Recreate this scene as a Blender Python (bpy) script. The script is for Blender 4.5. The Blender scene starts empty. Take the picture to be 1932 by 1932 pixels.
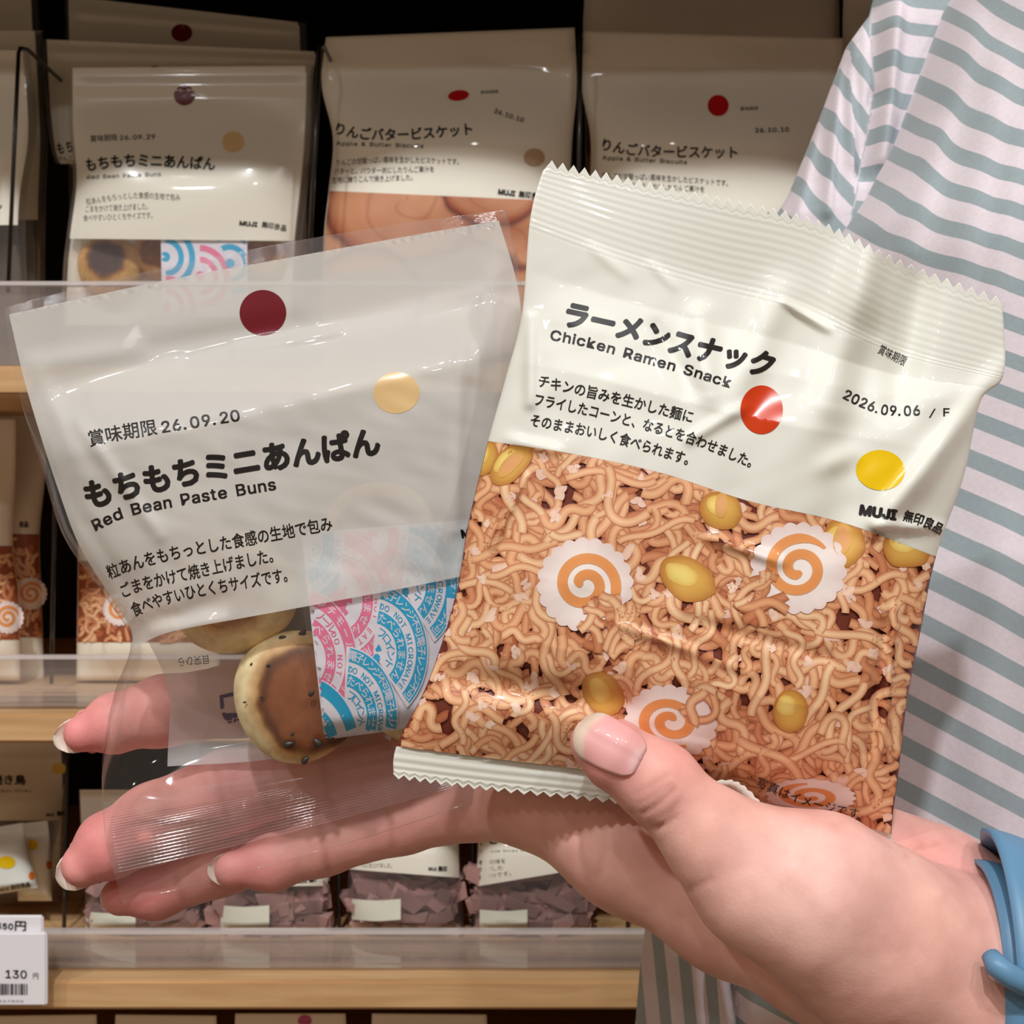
import bpy, bmesh, math, random
import numpy as np
from mathutils import Vector
from mathutils.bvhtree import BVHTree

# ------------------------------------------------------------------ camera, world, lamps, exposure
F = 2465.0                     # focal length in pixels of the 1932 px frame
CZ = 1.20                      # camera height
C = bpy.context.scene.collection
sc = bpy.context.scene
cam_d = bpy.data.cameras.new('camera'); cam = bpy.data.objects.new('camera', cam_d); C.objects.link(cam)
cam.location = (0, 0, CZ); cam.rotation_euler = (math.pi / 2, 0, 0)
cam_d.sensor_width = 36; cam_d.lens = F / 1932 * 36; cam_d.clip_start = 0.01
cam_d.dof.use_dof = True; cam_d.dof.focus_distance = 0.252; cam_d.dof.aperture_fstop = 54
sc.camera = cam
wd = bpy.data.worlds.new('World'); sc.world = wd; wd.use_nodes = True
bg = wd.node_tree.nodes['Background']
bg.inputs[0].default_value = (1.0, 0.70, 0.46, 1); bg.inputs[1].default_value = 0.27
def lamp(x, y, z, power, size, col=(0.955, 0.985, 1.0)):
    d = bpy.data.lights.new('ceiling_or_added_spot', 'AREA'); d.shape = 'DISK'; d.size = size; d.energy = power; d.color = col
    o = bpy.data.objects.new('ceiling_or_added_spot', d); C.objects.link(o); o.location = (x, y, z)
    o.rotation_euler = (Vector((0.0, 0.35, 1.2)) - Vector((x, y, z))).to_track_quat('-Z', 'Y').to_euler()
    return o
lamp(-0.15, -0.95, 2.75, 19, 0.08)
lamp(0.95, -1.00, 2.75, 9, 0.08)
lamp(-1.15, -1.00, 2.75, 11, 0.08)
lamp(0.40, -0.85, 2.75, 4, 0.07)  # dim lamp added for extra highlights on the bags
lamp(-0.62, -0.88, 2.75, 4, 0.07)  # second dim lamp, also added for small glints
lamp(0.30, -2.30, 2.75, 3, 0.08)  # weak rear lamp added for fill and reflections
lamp(-0.90, -2.30, 2.75, 3, 0.08)  # its rear twin, likewise added as fill
vs = sc.view_settings
vs.view_transform = 'Standard'; vs.look = 'None'; vs.gamma = 1; vs.use_curve_mapping = False; vs.exposure = 0.0
sc.display_settings.display_device = 'sRGB'
sc.cycles.transparent_max_bounces = 32
sc.cycles.max_bounces = 10
sc.cycles.caustics_reflective = False; sc.cycles.caustics_refractive = False
sc.cycles.sample_clamp_indirect = 6

# ------------------------------------------------------------------ helpers
R = random.Random(7)
def lin(c):
    return tuple((x / 255 / 12.92) if x / 255 <= 0.04045 else ((x / 255 + 0.055) / 1.055) ** 2.4 for x in c[:3])
def W(px, py, D):
    px = np.asarray(px, float); py = np.asarray(py, float); D = np.asarray(D, float) + 0 * px
    return np.stack([(px - 966) * D / F, D, CZ - (py - 966) * D / F], -1)
def link(o, parent=None):
    C.objects.link(o)
    if parent is not None:
        o.parent = parent
        if parent.type == 'EMPTY': o.matrix_parent_inverse = parent.matrix_basis.inverted()
    return o
def props(o, label=None, cat=None, group=None, kind=None):
    if label: o['label'] = label
    if cat: o['category'] = cat
    if group: o['group'] = group
    if kind: o['kind'] = kind
    return o
def empty(name, loc, label, cat, group=None):
    o = bpy.data.objects.new(name, None); C.objects.link(o); o.empty_display_size = 0.01
    o.location = Vector([float(v) for v in loc])
    return props(o, label, cat, group)
def mk(name, V, faces, mats, parent=None, smooth=True, mi=None, col=None, nrm=None, uv=None):
    me = bpy.data.meshes.new(name)
    me.from_pydata([tuple(map(float, v)) for v in V], [], [tuple(map(int, f)) for f in faces])
    if not isinstance(mats, (list, tuple)): mats = [mats]
    for m in mats: me.materials.append(m)
    if mi is not None: me.polygons.foreach_set('material_index', np.asarray(mi, np.int32))
    if smooth: me.polygons.foreach_set('use_smooth', np.ones(len(me.polygons), bool))
    if col is not None:
        a = me.color_attributes.new('Col', 'FLOAT_COLOR', 'POINT')
        c4 = np.ones((len(V), 4), np.float32); c4[:, :3] = col
        a.data.foreach_set('color', c4.ravel())
    if uv is not None:
        l = me.uv_layers.new(name='UVMap')
        idx = np.zeros(len(me.loops), np.int32); me.loops.foreach_get('vertex_index', idx)
        l.data.foreach_set('uv', np.asarray(uv, np.float32)[idx].ravel())
    me.update()
    if nrm is not None: me.normals_split_custom_set_from_vertices([tuple(map(float, n)) for n in nrm])
    return link(bpy.data.objects.new(name, me), parent)
def grid_faces(nr, nc, off=0, wrap=False):
    f = []
    for i in range(nr - 1):
        for j in range(nc - 1 + (1 if wrap else 0)):
            a = off + i * nc + j; b = off + i * nc + (j + 1) % nc
            f.append((a, a + nc, b + nc, b))
    return f
def box_vf(x0, x1, y0, y1, z0, z1, off=0):
    V = [(x, y, z) for x in (x0, x1) for y in (y0, y1) for z in (z0, z1)]
    Fc = [(0, 1, 3, 2), (4, 6, 7, 5), (0, 4, 5, 1), (2, 3, 7, 6), (0, 2, 6, 4), (1, 5, 7, 3)]
    return V, [tuple(i + off for i in f) for f in Fc]
def box(name, x0, x1, y0, y1, z0, z1, mat, parent=None, bev=0.0008):
    bm = bmesh.new(); V, Fc = box_vf(x0, x1, y0, y1, z0, z1)
    vs_ = [bm.verts.new(v) for v in V]
    for f in Fc: bm.faces.new([vs_[i] for i in f])
    bmesh.ops.recalc_face_normals(bm, faces=bm.faces)
    if bev: bmesh.ops.bevel(bm, geom=bm.edges[:], offset=bev, segments=2, affect='EDGES', clamp_overlap=True)
    me = bpy.data.meshes.new(name); bm.to_mesh(me); bm.free(); me.materials.append(mat)
    return link(bpy.data.objects.new(name, me), parent)
def tube(pts, r, n=10, cap=True, off=0):
    pts = np.asarray(pts, float); m = len(pts); r = np.zeros(m) + r
    T = np.gradient(pts, axis=0); T /= np.linalg.norm(T, axis=1)[:, None] + 1e-12
    up = np.array([0.3, 0.2, 1.0]) if abs(T[0][2]) < 0.9 else np.array([1.0, 0.1, 0])
    V = []
    for i in range(m):
        a = np.cross(T[i], up); a /= np.linalg.norm(a) + 1e-12
        b = np.cross(a, T[i]); up = b
        for k in range(n):
            t = 2 * math.pi * k / n
            V.append(pts[i] + r[i] * (math.cos(t) * a + math.sin(t) * b))
    Fc = grid_faces(m, n, off, True)
    if cap: Fc += [tuple(off + k for k in range(n)), tuple(off + (m - 1) * n + k for k in range(n))[::-1]]
    return V, Fc
def catmull(P, t):
    """P (n,d) control points over uniform t in [0,1]"""
    P = np.asarray(P, float); n = len(P) - 1
    t = np.clip(np.asarray(t, float), 0, 1) * n; i = np.minimum(t.astype(int), n - 1); f = (t - i)[..., None]
    p0 = np.where((i > 0)[..., None], P[np.maximum(i - 1, 0)], 2 * P[0] - P[1])
    p3 = np.where((i < n - 1)[..., None], P[np.minimum(i + 2, n)], 2 * P[n] - P[n - 1])
    p1 = P[i]; p2 = P[i + 1]
    return 0.5 * (2 * p1 + (p2 - p0) * f + (2 * p0 - 5 * p1 + 4 * p2 - p3) * f * f + (3 * p1 - p0 - 3 * p2 + p3) * f ** 3)
def sstep(a, b, x):
    t = np.clip((np.asarray(x, float) - a) / (b - a), 0, 1); return t * t * (3 - 2 * t)
def pnoise(x, y, seed=0):
    r = np.random.RandomState(seed); out = 0
    for k in range(7):
        a = r.uniform(0, 2 * np.pi); f = r.uniform(0.6, 1.7); ph = r.uniform(0, 6.28)
        out = out + np.sin((x * math.cos(a) + y * math.sin(a)) * f + ph + 0.9 * np.sin(y * f * .7 + ph * 2))
    return out / 7

# ------------------------------------------------------------------ materials
def new_mat(name):
    m = bpy.data.materials.new(name); m.use_nodes = True
    return m, m.node_tree, m.node_tree.nodes['Principled BSDF']
def setp(b, **k):
    for n, v in k.items(): b.inputs[n.replace('_', ' ')].default_value = v
def plain(name, rgb, rough=0.5, spec=0.5, coat=0.0, **k):
    m, t, b = new_mat(name)
    setp(b, Base_Color=lin(rgb) + (1,), Roughness=rough, Coat_Weight=coat, Coat_Roughness=0.05, **k)
    b.inputs['Specular IOR Level'].default_value = spec
    # faint procedural variation
    no = t.nodes.new('ShaderNodeTexNoise'); no.inputs['Scale'].default_value = 60
    mx = t.nodes.new('ShaderNodeMix'); mx.data_type = 'RGBA'
    tc = t.nodes.new('ShaderNodeTexCoord'); t.links.new(tc.outputs['Object'], no.inputs['Vector'])
    mx.inputs[6].default_value = lin(tuple(v * 0.985 for v in rgb)) + (1,); mx.inputs[7].default_value = lin(tuple(min(255, v * 1.01) for v in rgb)) + (1,)
    t.links.new(no.outputs['Fac'], mx.inputs[0]); t.links.new(mx.outputs[2], b.inputs['Base Color'])
    return m
def film(name, haze=0.06, hazecol=(235, 230, 232), rough=0.05, refl=1.0, ior=1.5):
    m = bpy.data.materials.new(name); m.use_nodes = True; t = m.node_tree; t.nodes.clear()
    out = t.nodes.new('ShaderNodeOutputMaterial'); tr = t.nodes.new('ShaderNodeBsdfTransparent')
    gl = t.nodes.new('ShaderNodeBsdfGlossy'); gl.inputs['Roughness'].default_value = rough
    df = t.nodes.new('ShaderNodeBsdfDiffuse'); df.inputs[0].default_value = lin(hazecol) + (1,)
    fr = t.nodes.new('ShaderNodeFresnel'); fr.inputs[0].default_value = ior
    m1 = t.nodes.new('ShaderNodeMixShader'); m1.inputs[0].default_value = haze
    t.links.new(tr.outputs[0], m1.inputs[1]); t.links.new(df.outputs[0], m1.inputs[2])
    m2 = t.nodes.new('ShaderNodeMixShader')
    ml = t.nodes.new('ShaderNodeMath'); ml.operation = 'MULTIPLY'; ml.inputs[1].default_value = refl; ml.use_clamp = True
    geo = t.nodes.new('ShaderNodeNewGeometry')
    mix_i = t.nodes.new('ShaderNodeMath'); mix_i.operation = 'SUBTRACT'; mix_i.inputs[0].default_value = 1
    t.links.new(geo.outputs['Backfacing'], mix_i.inputs[1])
    t.links.new(fr.outputs[0], ml.inputs[0])
    cl = t.nodes.new('ShaderNodeMath'); cl.operation = 'MINIMUM'; cl.inputs[1].default_value = 0.30
    t.links.new(ml.outputs[0], cl.inputs[0])
    t.links.new(cl.outputs[0], m2.inputs[0]); t.links.new(m1.outputs[0], m2.inputs[1]); t.links.new(gl.outputs[0], m2.inputs[2])
    t.links.new(m2.outputs[0], out.inputs[0])
    return m
def sheer(name, rgb, through, rough=0.25, coat=0.5, transl=0.0):
    """printed translucent film: lets THROUGH of the light straight through"""
    m, t, b = new_mat(name); setp(b, Base_Color=lin(rgb) + (1,), Roughness=rough, Coat_Weight=coat, Coat_Roughness=0.06)
    out = t.nodes['Material Output']; tr = t.nodes.new('ShaderNodeBsdfTransparent'); mx = t.nodes.new('ShaderNodeMixShader')
    mx.inputs[0].default_value = through; src = b
    if transl:
        tl = t.nodes.new('ShaderNodeBsdfTranslucent'); tl.inputs[0].default_value = lin(rgb) + (1,)
        m2 = t.nodes.new('ShaderNodeMixShader'); m2.inputs[0].default_value = transl
        t.links.new(b.outputs[0], m2.inputs[1]); t.links.new(tl.outputs[0], m2.inputs[2]); src = m2
    t.links.new(src.outputs[0], mx.inputs[1]); t.links.new(tr.outputs[0], mx.inputs[2]); t.links.new(mx.outputs[0], out.inputs[0])
    return m
def attr_mat(name, rough=0.2, coat=0.5, sheen=0):
    m, t, b = new_mat(name); a = t.nodes.new('ShaderNodeVertexColor'); a.layer_name = 'Col'
    t.links.new(a.outputs[0], b.inputs['Base Color']); setp(b, Roughness=rough, Coat_Weight=coat, Coat_Roughness=0.07)
    return m
def wood():
    m, t, b = new_mat('beech_wood')
    tc = t.nodes.new('ShaderNodeTexCoord'); mp = t.nodes.new('ShaderNodeMapping'); mp.inputs['Scale'].default_value = (4, 60, 60)
    no = t.nodes.new('ShaderNodeTexNoise'); no.inputs['Scale'].default_value = 3; no.inputs['Detail'].default_value = 8; no.inputs['Distortion'].default_value = 0.6
    cr = t.nodes.new('ShaderNodeValToRGB'); cr.color_ramp.elements[0].position = 0.3; cr.color_ramp.elements[1].position = 0.72
    cr.color_ramp.elements[0].color = lin((182, 138, 92)) + (1,); cr.color_ramp.elements[1].color = lin((212, 172, 124)) + (1,)
    t.links.new(tc.outputs['Object'], mp.inputs[0]); t.links.new(mp.outputs[0], no.inputs['Vector']); t.links.new(no.outputs['Fac'], cr.inputs[0])
    t.links.new(cr.outputs[0], b.inputs['Base Color']); setp(b, Roughness=0.45)
    return m
def skin():
    m, t, b = new_mat('skin')
    a = t.nodes.new('ShaderNodeVertexColor'); a.layer_name = 'Col'
    tc = t.nodes.new('ShaderNodeTexCoord')
    no = t.nodes.new('ShaderNodeTexNoise'); no.inputs['Scale'].default_value = 90; no.inputs['Detail'].default_value = 5
    cr = t.nodes.new('ShaderNodeValToRGB'); cr.color_ramp.elements[0].color = (0.86, 0.80, 0.80, 1); cr.color_ramp.elements[1].color = (1.06, 1.07, 1.07, 1)
    cr.color_ramp.elements[0].position = 0.35; cr.color_ramp.elements[1].position = 0.65
    mu = t.nodes.new('ShaderNodeMix'); mu.data_type = 'RGBA'; mu.blend_type = 'MULTIPLY'; mu.inputs[0].default_value = 1
    t.links.new(tc.outputs['Object'], no.inputs['Vector']); t.links.new(no.outputs['Fac'], cr.inputs[0])
    t.links.new(a.outputs[0], mu.inputs[6]); t.links.new(cr.outputs[0], mu.inputs[7]); t.links.new(mu.outputs[2], b.inputs['Base Color'])
    n2 = t.nodes.new('ShaderNodeTexNoise'); n2.inputs['Scale'].default_value = 1500; n2.inputs['Detail'].default_value = 4
    t.links.new(tc.outputs['Object'], n2.inputs['Vector'])
    bp = t.nodes.new('ShaderNodeBump'); bp.inputs['Strength'].default_value = 0.25; bp.inputs['Distance'].default_value = 0.0002
    t.links.new(n2.outputs['Fac'], bp.inputs['Height']); t.links.new(bp.outputs[0], b.inputs['Normal'])
    setp(b, Roughness=0.5, Subsurface_Weight=0.35, Subsurface_Scale=0.003)
    b.inputs['Subsurface Radius'].default_value = (1.0, 0.35, 0.2); b.inputs['Specular IOR Level'].default_value = 0.35
    return m
def cloth():
    m, t, b = new_mat('striped_jersey')
    uv = t.nodes.new('ShaderNodeUVMap'); uv.uv_map = 'UVMap'; sp = t.nodes.new('ShaderNodeSeparateXYZ')
    t.links.new(uv.outputs[0], sp.inputs[0])
    fr = t.nodes.new('ShaderNodeMath'); fr.operation = 'FRACT'; t.links.new(sp.outputs[1], fr.inputs[0])
    cr = t.nodes.new('ShaderNodeValToRGB'); e = cr.color_ramp.elements
    lt = lin((226, 215, 222)) + (1,); dk = lin((154, 167, 172)) + (1,)
    e[0].position = 0.0; e[0].color = lt; e[1].position = 0.27; e[1].color = lt
    for p, c in ((0.29, dk), (0.71, dk), (0.73, lt)):
        x = e.new(p); x.color = c
    t.links.new(fr.outputs[0], cr.inputs[0])
    tc = t.nodes.new('ShaderNodeTexCoord'); no = t.nodes.new('ShaderNodeTexNoise'); no.inputs['Scale'].default_value = 900; no.inputs['Detail'].default_value = 3
    t.links.new(tc.outputs['Object'], no.inputs['Vector'])
    c2 = t.nodes.new('ShaderNodeValToRGB'); c2.color_ramp.elements[0].color = (0.88, 0.88, 0.88, 1); c2.color_ramp.elements[1].color = (1.06, 1.06, 1.06, 1)
    t.links.new(no.outputs['Fac'], c2.inputs[0])
    mu = t.nodes.new('ShaderNodeMix'); mu.data_type = 'RGBA'; mu.blend_type = 'MULTIPLY'; mu.inputs[0].default_value = 1
    t.links.new(cr.outputs[0], mu.inputs[6]); t.links.new(c2.outputs[0], mu.inputs[7]); t.links.new(mu.outputs[2], b.inputs['Base Color'])
    bp = t.nodes.new('ShaderNodeBump'); bp.inputs['Strength'].default_value = 0.25; bp.inputs['Distance'].default_value = 0.0002
    t.links.new(no.outputs['Fac'], bp.inputs['Height']); t.links.new(bp.outputs[0], b.inputs['Normal'])
    setp(b, Roughness=0.9, Sheen_Weight=0.2)
    return m
def bun_mat(name='baked_bun'):
    """pale dough with a toasted disc on the +z face of the object's own space (unit sphere coordinates)"""
    m, t, b = new_mat(name)
    a = t.nodes.new('ShaderNodeVertexColor'); a.layer_name = 'Col'
    tc = t.nodes.new('ShaderNodeTexCoord'); no = t.nodes.new('ShaderNodeTexNoise'); no.inputs['Scale'].default_value = 260; no.inputs['Detail'].default_value = 6
    t.links.new(tc.outputs['Object'], no.inputs['Vector'])
    c2 = t.nodes.new('ShaderNodeValToRGB'); c2.color_ramp.elements[0].color = (0.8, 0.76, 0.72, 1); c2.color_ramp.elements[1].color = (1.12, 1.12, 1.12, 1)
    c2.color_ramp.elements[0].position = 0.35; c2.color_ramp.elements[1].position = 0.65
    t.links.new(no.outputs['Fac'], c2.inputs[0])
    mu = t.nodes.new('ShaderNodeMix'); mu.data_type = 'RGBA'; mu.blend_type = 'MULTIPLY'; mu.inputs[0].default_value = 1
    t.links.new(a.outputs[0], mu.inputs[6]); t.links.new(c2.outputs[0], mu.inputs[7]); t.links.new(mu.outputs[2], b.inputs['Base Color'])
    setp(b, Roughness=0.55, Subsurface_Weight=0.15, Subsurface_Scale=0.002)
    return m
M = dict(
    cream=plain('cream_film', (230, 230, 220), 0.5, 0.3, 0.6), ink=plain('black_ink', (22, 20, 22), 0.4, 0.3, 0.6),
    ink_soft=plain('grey_ink', (58, 56, 58), 0.3), maroon=plain('maroon_ink', (112, 22, 36), 0.3, 0.5, 0.2),
    tan=plain('tan_ink', (221, 186, 132), 0.3, 0.5, 0.2), vermilion=plain('vermilion_ink', (205, 58, 12), 0.22, 0.5, 0.4),
    yellow=plain('yellow_ink', (238, 196, 8), 0.22, 0.5, 0.4), red=plain('red_ink', (196, 24, 22), 0.3, 0.5, 0.2),
    beige=plain('beige_ink', (190, 160, 128), 0.3), pinkdot=plain('magenta_ink', (190, 80, 130), 0.4), orange=plain('orange_ink', (214, 112, 40), 0.4),
    print=attr_mat('printed_picture', 0.5, 0.5), wood=wood(), skin=skin(), cloth=cloth(), bun=bun_mat(),
    brownfoil=plain('brown_film_inside', (82, 44, 38), 0.45), film=film('clear_film', 0.015, (235, 230, 232), 0.05, 0.85), ridge=film('ribbed_clear_film', 0.05, (236, 222, 226), 0.10, 1.3),
    panel=sheer('white_printed_film', (238, 236, 230), 0.22, 0.5, 0.6, 0.3), back=sheer('frosted_back_film', (216, 208, 206), 0.50, 0.4, 0.1),
    acryl=film('clear_acrylic', 0.10, (228, 214, 210), 0.05, 1.5), acryl_edge=film('acrylic_edge', 0.55, (236, 226, 224), 0.1, 1.5),
    wire=plain('black_steel_wire', (34, 30, 30), 0.25, 0.8, 0.3, Metallic=0.6), dark=plain('dark_panel_or_shade', (26, 20, 15), 0.8, 0.2),
    card=plain('white_card', (232, 228, 232), 0.35), nail=plain('nail', (232, 158, 156), 0.22, 0.5, 0.5), nailtip=plain('nail_free_edge', (232, 214, 200), 0.25, 0.5, 0.4),
    strap=plain('blue_silicone', (98, 142, 176), 0.42, 0.4), sesame=plain('black_sesame', (52, 44, 38), 0.4), saw=plain('sachet_paper', (246, 240, 250), 0.5),
    cyan=plain('cyan_ink', (26, 178, 226), 0.45), pink=plain('pink_ink', (250, 128, 168), 0.45), label=plain('sticker_paper', (226, 224, 206), 0.5),
    ground=plain('picture_ground', (108, 44, 28), 0.5, 0.4, 0.3),
    floor=plain('floor_tile', (150, 140, 128), 0.5), purple=plain('purple_ink', (74, 58, 96), 0.5),
    bgcream=plain('cream_pouch', (242, 235, 219), 0.5, 0.3, 0.4), bgfilm=film('pouch_clear_film', 0.05), bgpanel=sheer('pouch_printed_film', (240, 233, 217), 0.14),
)

# ------------------------------------------------------------------ surfaces of the bags
class Sheet:
    """a bag face: control rows give its outline as seen from the front, dep gives the distance of every point"""
    def __init__(s, rows, vs, dep, wr=None):
        s.rows = np.asarray(rows, float); s.v = np.asarray(vs, float); s.dep = dep; s.wr = wr
    def xy(s, u, v):
        u = np.asarray(u, float); v = np.asarray(v, float); n = len(s.v)
        vc = np.clip(v, 0, 1)
        tt = np.interp(vc, s.v, np.arange(n)) / (n - 1)
        A = np.stack([catmull(s.rows[:, k], tt) for k in range(s.rows.shape[1])], 0)      # cols, N, 2
        m = A.shape[0] - 1
        uu = np.clip(u, 0, 1) * m; i = np.minimum(uu.astype(int), m - 1); f = (uu - i)[..., None]
        idx = np.indices(u.shape)
        g = lambda k: A[(np.clip(k, 0, m),) + tuple(idx)]
        p1 = g(i); p2 = g(i + 1)
        p0 = np.where((i > 0)[..., None], g(i - 1), 2 * p1 - p2); p3 = np.where((i < m - 1)[..., None], g(i + 2), 2 * p2 - p1)
        P = 0.5 * (2 * p1 + (p2 - p0) * f + (2 * p0 - 5 * p1 + 4 * p2 - p3) * f * f + (3 * p1 - p0 - 3 * p2 + p3) * f ** 3)
        return P
    def inv(s, px, py):
        """(u, v) of a px position, read off a lattice solved once"""
        if not hasattr(s, 'lat'):
            lo = s.rows.reshape(-1, 2).min(0) - 12; hi = s.rows.reshape(-1, 2).max(0) + 12
            st = max(2.5, (hi - lo).max() / 400); gx = np.arange(lo[0], hi[0] + st, st); gy = np.arange(lo[1], hi[1] + st, st)
            X, Y = np.meshgrid(gx, gy); s.lat = (lo, st) + s.solve(X, Y)
        lo, st, U, Vv = s.lat
        fx = np.clip((np.asarray(px, float) - lo[0]) / st, 0, U.shape[1] - 1.001); fy = np.clip((np.asarray(py, float) - lo[1]) / st, 0, U.shape[0] - 1.001)
        i = fx.astype(int); j = fy.astype(int); fx = fx - i; fy = fy - j
        g = lambda A: (A[j, i] * (1 - fx) + A[j, i + 1] * fx) * (1 - fy) + (A[j + 1, i] * (1 - fx) + A[j + 1, i + 1] * fx) * fy
        return g(U), g(Vv)
    def solve(s, px, py):
        px = np.asarray(px, float); py = np.asarray(py, float)
        gu, gv = np.meshgrid(np.linspace(0, 1, 25), np.linspace(0, 1, 33)); G = s.xy(gu.ravel(), gv.ravel())
        sh = px.shape; q = np.stack([px.ravel(), py.ravel()], 1)
        u = np.empty(len(q)); v = np.empty(len(q))
        for a in range(0, len(q), 20000):
            d = ((q[a:a + 20000, None] - G[None]) ** 2).sum(-1); k = d.argmin(1)
            u[a:a + 20000] = gu.ravel()[k]; v[a:a + 20000] = gv.ravel()[k]
        e = 1e-3
        for _ in range(7):
            uc = np.clip(u, e, 1 - e); vc = np.clip(v, e, 1 - e)
            P = s.xy(uc, vc); Pu = (s.xy(uc + e, vc) - s.xy(uc - e, vc)) / (2 * e); Pv = (s.xy(uc, vc + e) - s.xy(uc, vc - e)) / (2 * e)
            det = Pu[:, 0] * Pv[:, 1] - Pu[:, 1] * Pv[:, 0]; det = np.where(abs(det) < 1, 1, det)
            dx = q[:, 0] - P[:, 0]; dy = q[:, 1] - P[:, 1]
            u = np.clip(uc + (dx * Pv[:, 1] - dy * Pv[:, 0]) / det, 0, 1); v = np.clip(vc + (dy * Pu[:, 0] - dx * Pu[:, 1]) / det, 0, 1)
        return u.reshape(sh), v.reshape(sh)
    def D(s, px, py, u=None, v=None):
        if u is None: u, v = s.inv(px, py)
        d = s.dep(u, v)
        if s.wr is not None: d = d + s.wr(px, py, u, v)
        return d
    def P(s, px, py, eps=0.0):
        return W(px, py, s.Dm(px, py) - eps)
    bvh = None
    def Dm(s, px, py):
        """distance of the built film itself, where it has been built"""
        if s.bvh is None: return s.D(px, py)
        o = Vector((0, 0, CZ)); out = np.zeros(len(px)); bad = []
        for k in range(len(px)):
            h = s.bvh.ray_cast(o, Vector(((px[k] - 966) / F, 1, -(py[k] - 966) / F)))
            if h[0] is None: bad.append(k)
            else: out[k] = h[0][1]
        if bad:
            out[bad] = s.D(np.asarray(px)[bad], np.asarray(py)[bad])
        return out
    def normal(s, px, py):
        h = 1.5
        Q = lambda x, y: W(x, y, s.D(x, y))
        a = Q(px + h, py) - Q(px - h, py); b = Q(px, py - h) - Q(px, py + h)
        n = np.cross(a, b); n /= np.linalg.norm(n, axis=-1)[..., None] + 1e-15
        return n
def decal(name, sheet, xy, faces, mat, parent, eps=0.0002, maxlen=9, col=None, iters=5, epsv=None, mi=None):
    xy = np.asarray(xy, float)
    if maxlen:
        bm = bmesh.new(); vv = [bm.verts.new((p[0], p[1], 0)) for p in xy]
        for f in faces:
            try: bm.faces.new([vv[i] for i in f])
            except ValueError: pass
        bmesh.ops.triangulate(bm, faces=bm.faces[:])
        for _ in range(iters):
            ed = [e for e in bm.edges if e.calc_length() > maxlen]
            if not ed: break
            bmesh.ops.subdivide_edges(bm, edges=ed, cuts=1)
            bmesh.ops.triangulate(bm, faces=[f for f in bm.faces if len(f.verts) > 3])
        for f in bm.faces:
            f.normal_update()
            if f.normal.z > 0: f.normal_flip()
        bm.verts.index_update()
        xy = np.array([v.co[:2] for v in bm.verts]); faces = [[v.index for v in f.verts] for f in bm.faces]; bm.free()
        if len(xy) == 0: return None
    else:
        faces = [list(f) for f in faces]
        for k, f in enumerate(faces):
            q = xy[f]; x_, y_ = q[:, 0], q[:, 1]
            if (x_ * np.roll(y_, -1) - y_ * np.roll(x_, -1)).sum() > 0: faces[k] = f[::-1]
    e = np.full(len(xy), eps) if epsv is None else np.asarray(epsv, float)
    Vd = sheet.P(xy[:, 0], xy[:, 1], 0.0)[:, 1]
    if getattr(sheet, 'bvh', None) is not None:
        # keep every edge of the print in front of the film it lies on
        E_ = np.unique(np.sort(np.array([(f[i], f[(i + 1) % len(f)]) for f in faces for i in range(len(f))]), 1), axis=0)
        mid = (xy[E_[:, 0]] + xy[E_[:, 1]]) / 2; t = sheet.Dm(mid[:, 0], mid[:, 1])
        over = np.clip((Vd[E_[:, 0]] + Vd[E_[:, 1]]) / 2 - t, 0, 0.0008); sh_ = np.zeros(len(xy))
        np.maximum.at(sh_, E_[:, 0], over); np.maximum.at(sh_, E_[:, 1], over); Vd = Vd - sh_
    return mk(name, W(xy[:, 0], xy[:, 1], Vd - e), faces, mat, parent, True, mi, col, sheet.normal(xy[:, 0], xy[:, 1]))
# --- lettering
_fc = {}
try: LATIN = bpy.data.fonts.load(bpy.utils.system_resource('DATAFILES', path='fonts') + '/Inter.woff2')     # Blender's own sans face
except Exception: LATIN = None
def glyph(ch, bold):
    k = (ch, bold)
    if k in _fc: return _fc[k]
    c = bpy.data.curves.new('glyph', 'FONT'); c.body = ch; c.resolution_u = 3
    if LATIN is not None and ord(ch) < 0x2000: c.font = LATIN
    o = bpy.data.objects.new('glyph', c); C.objects.link(o)
    me = bpy.data.meshes.new_from_object(o.evaluated_get(bpy.context.evaluated_depsgraph_get()))
    V = np.array([v.co[:2] for v in me.vertices]).reshape(-1, 2); Fc = [list(p.vertices) for p in me.polygons]
    bpy.data.objects.remove(o); bpy.data.curves.remove(c); bpy.data.meshes.remove(me)
    wide = ord(ch) > 0x2fff
    adv = 1.0 if wide else ((V[:, 0].max() + 0.07) if len(V) else 0.3)
    if ch in '.,': adv = 0.3
    if bold > 0.006 and len(V):
        n0 = len(V); dirs = [(0, 0)] + [(math.cos(t), math.sin(t)) for t in np.arange(0.78, 6.9, math.pi / (4 if bold > .025 else 2))]
        V = np.concatenate([V + np.array(d) * bold for d in dirs]); Fc = [[i + n0 * q for i in f] for q in range(len(dirs)) for f in Fc]
    _fc[k] = (V, Fc, adv)
    return _fc[k]
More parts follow.
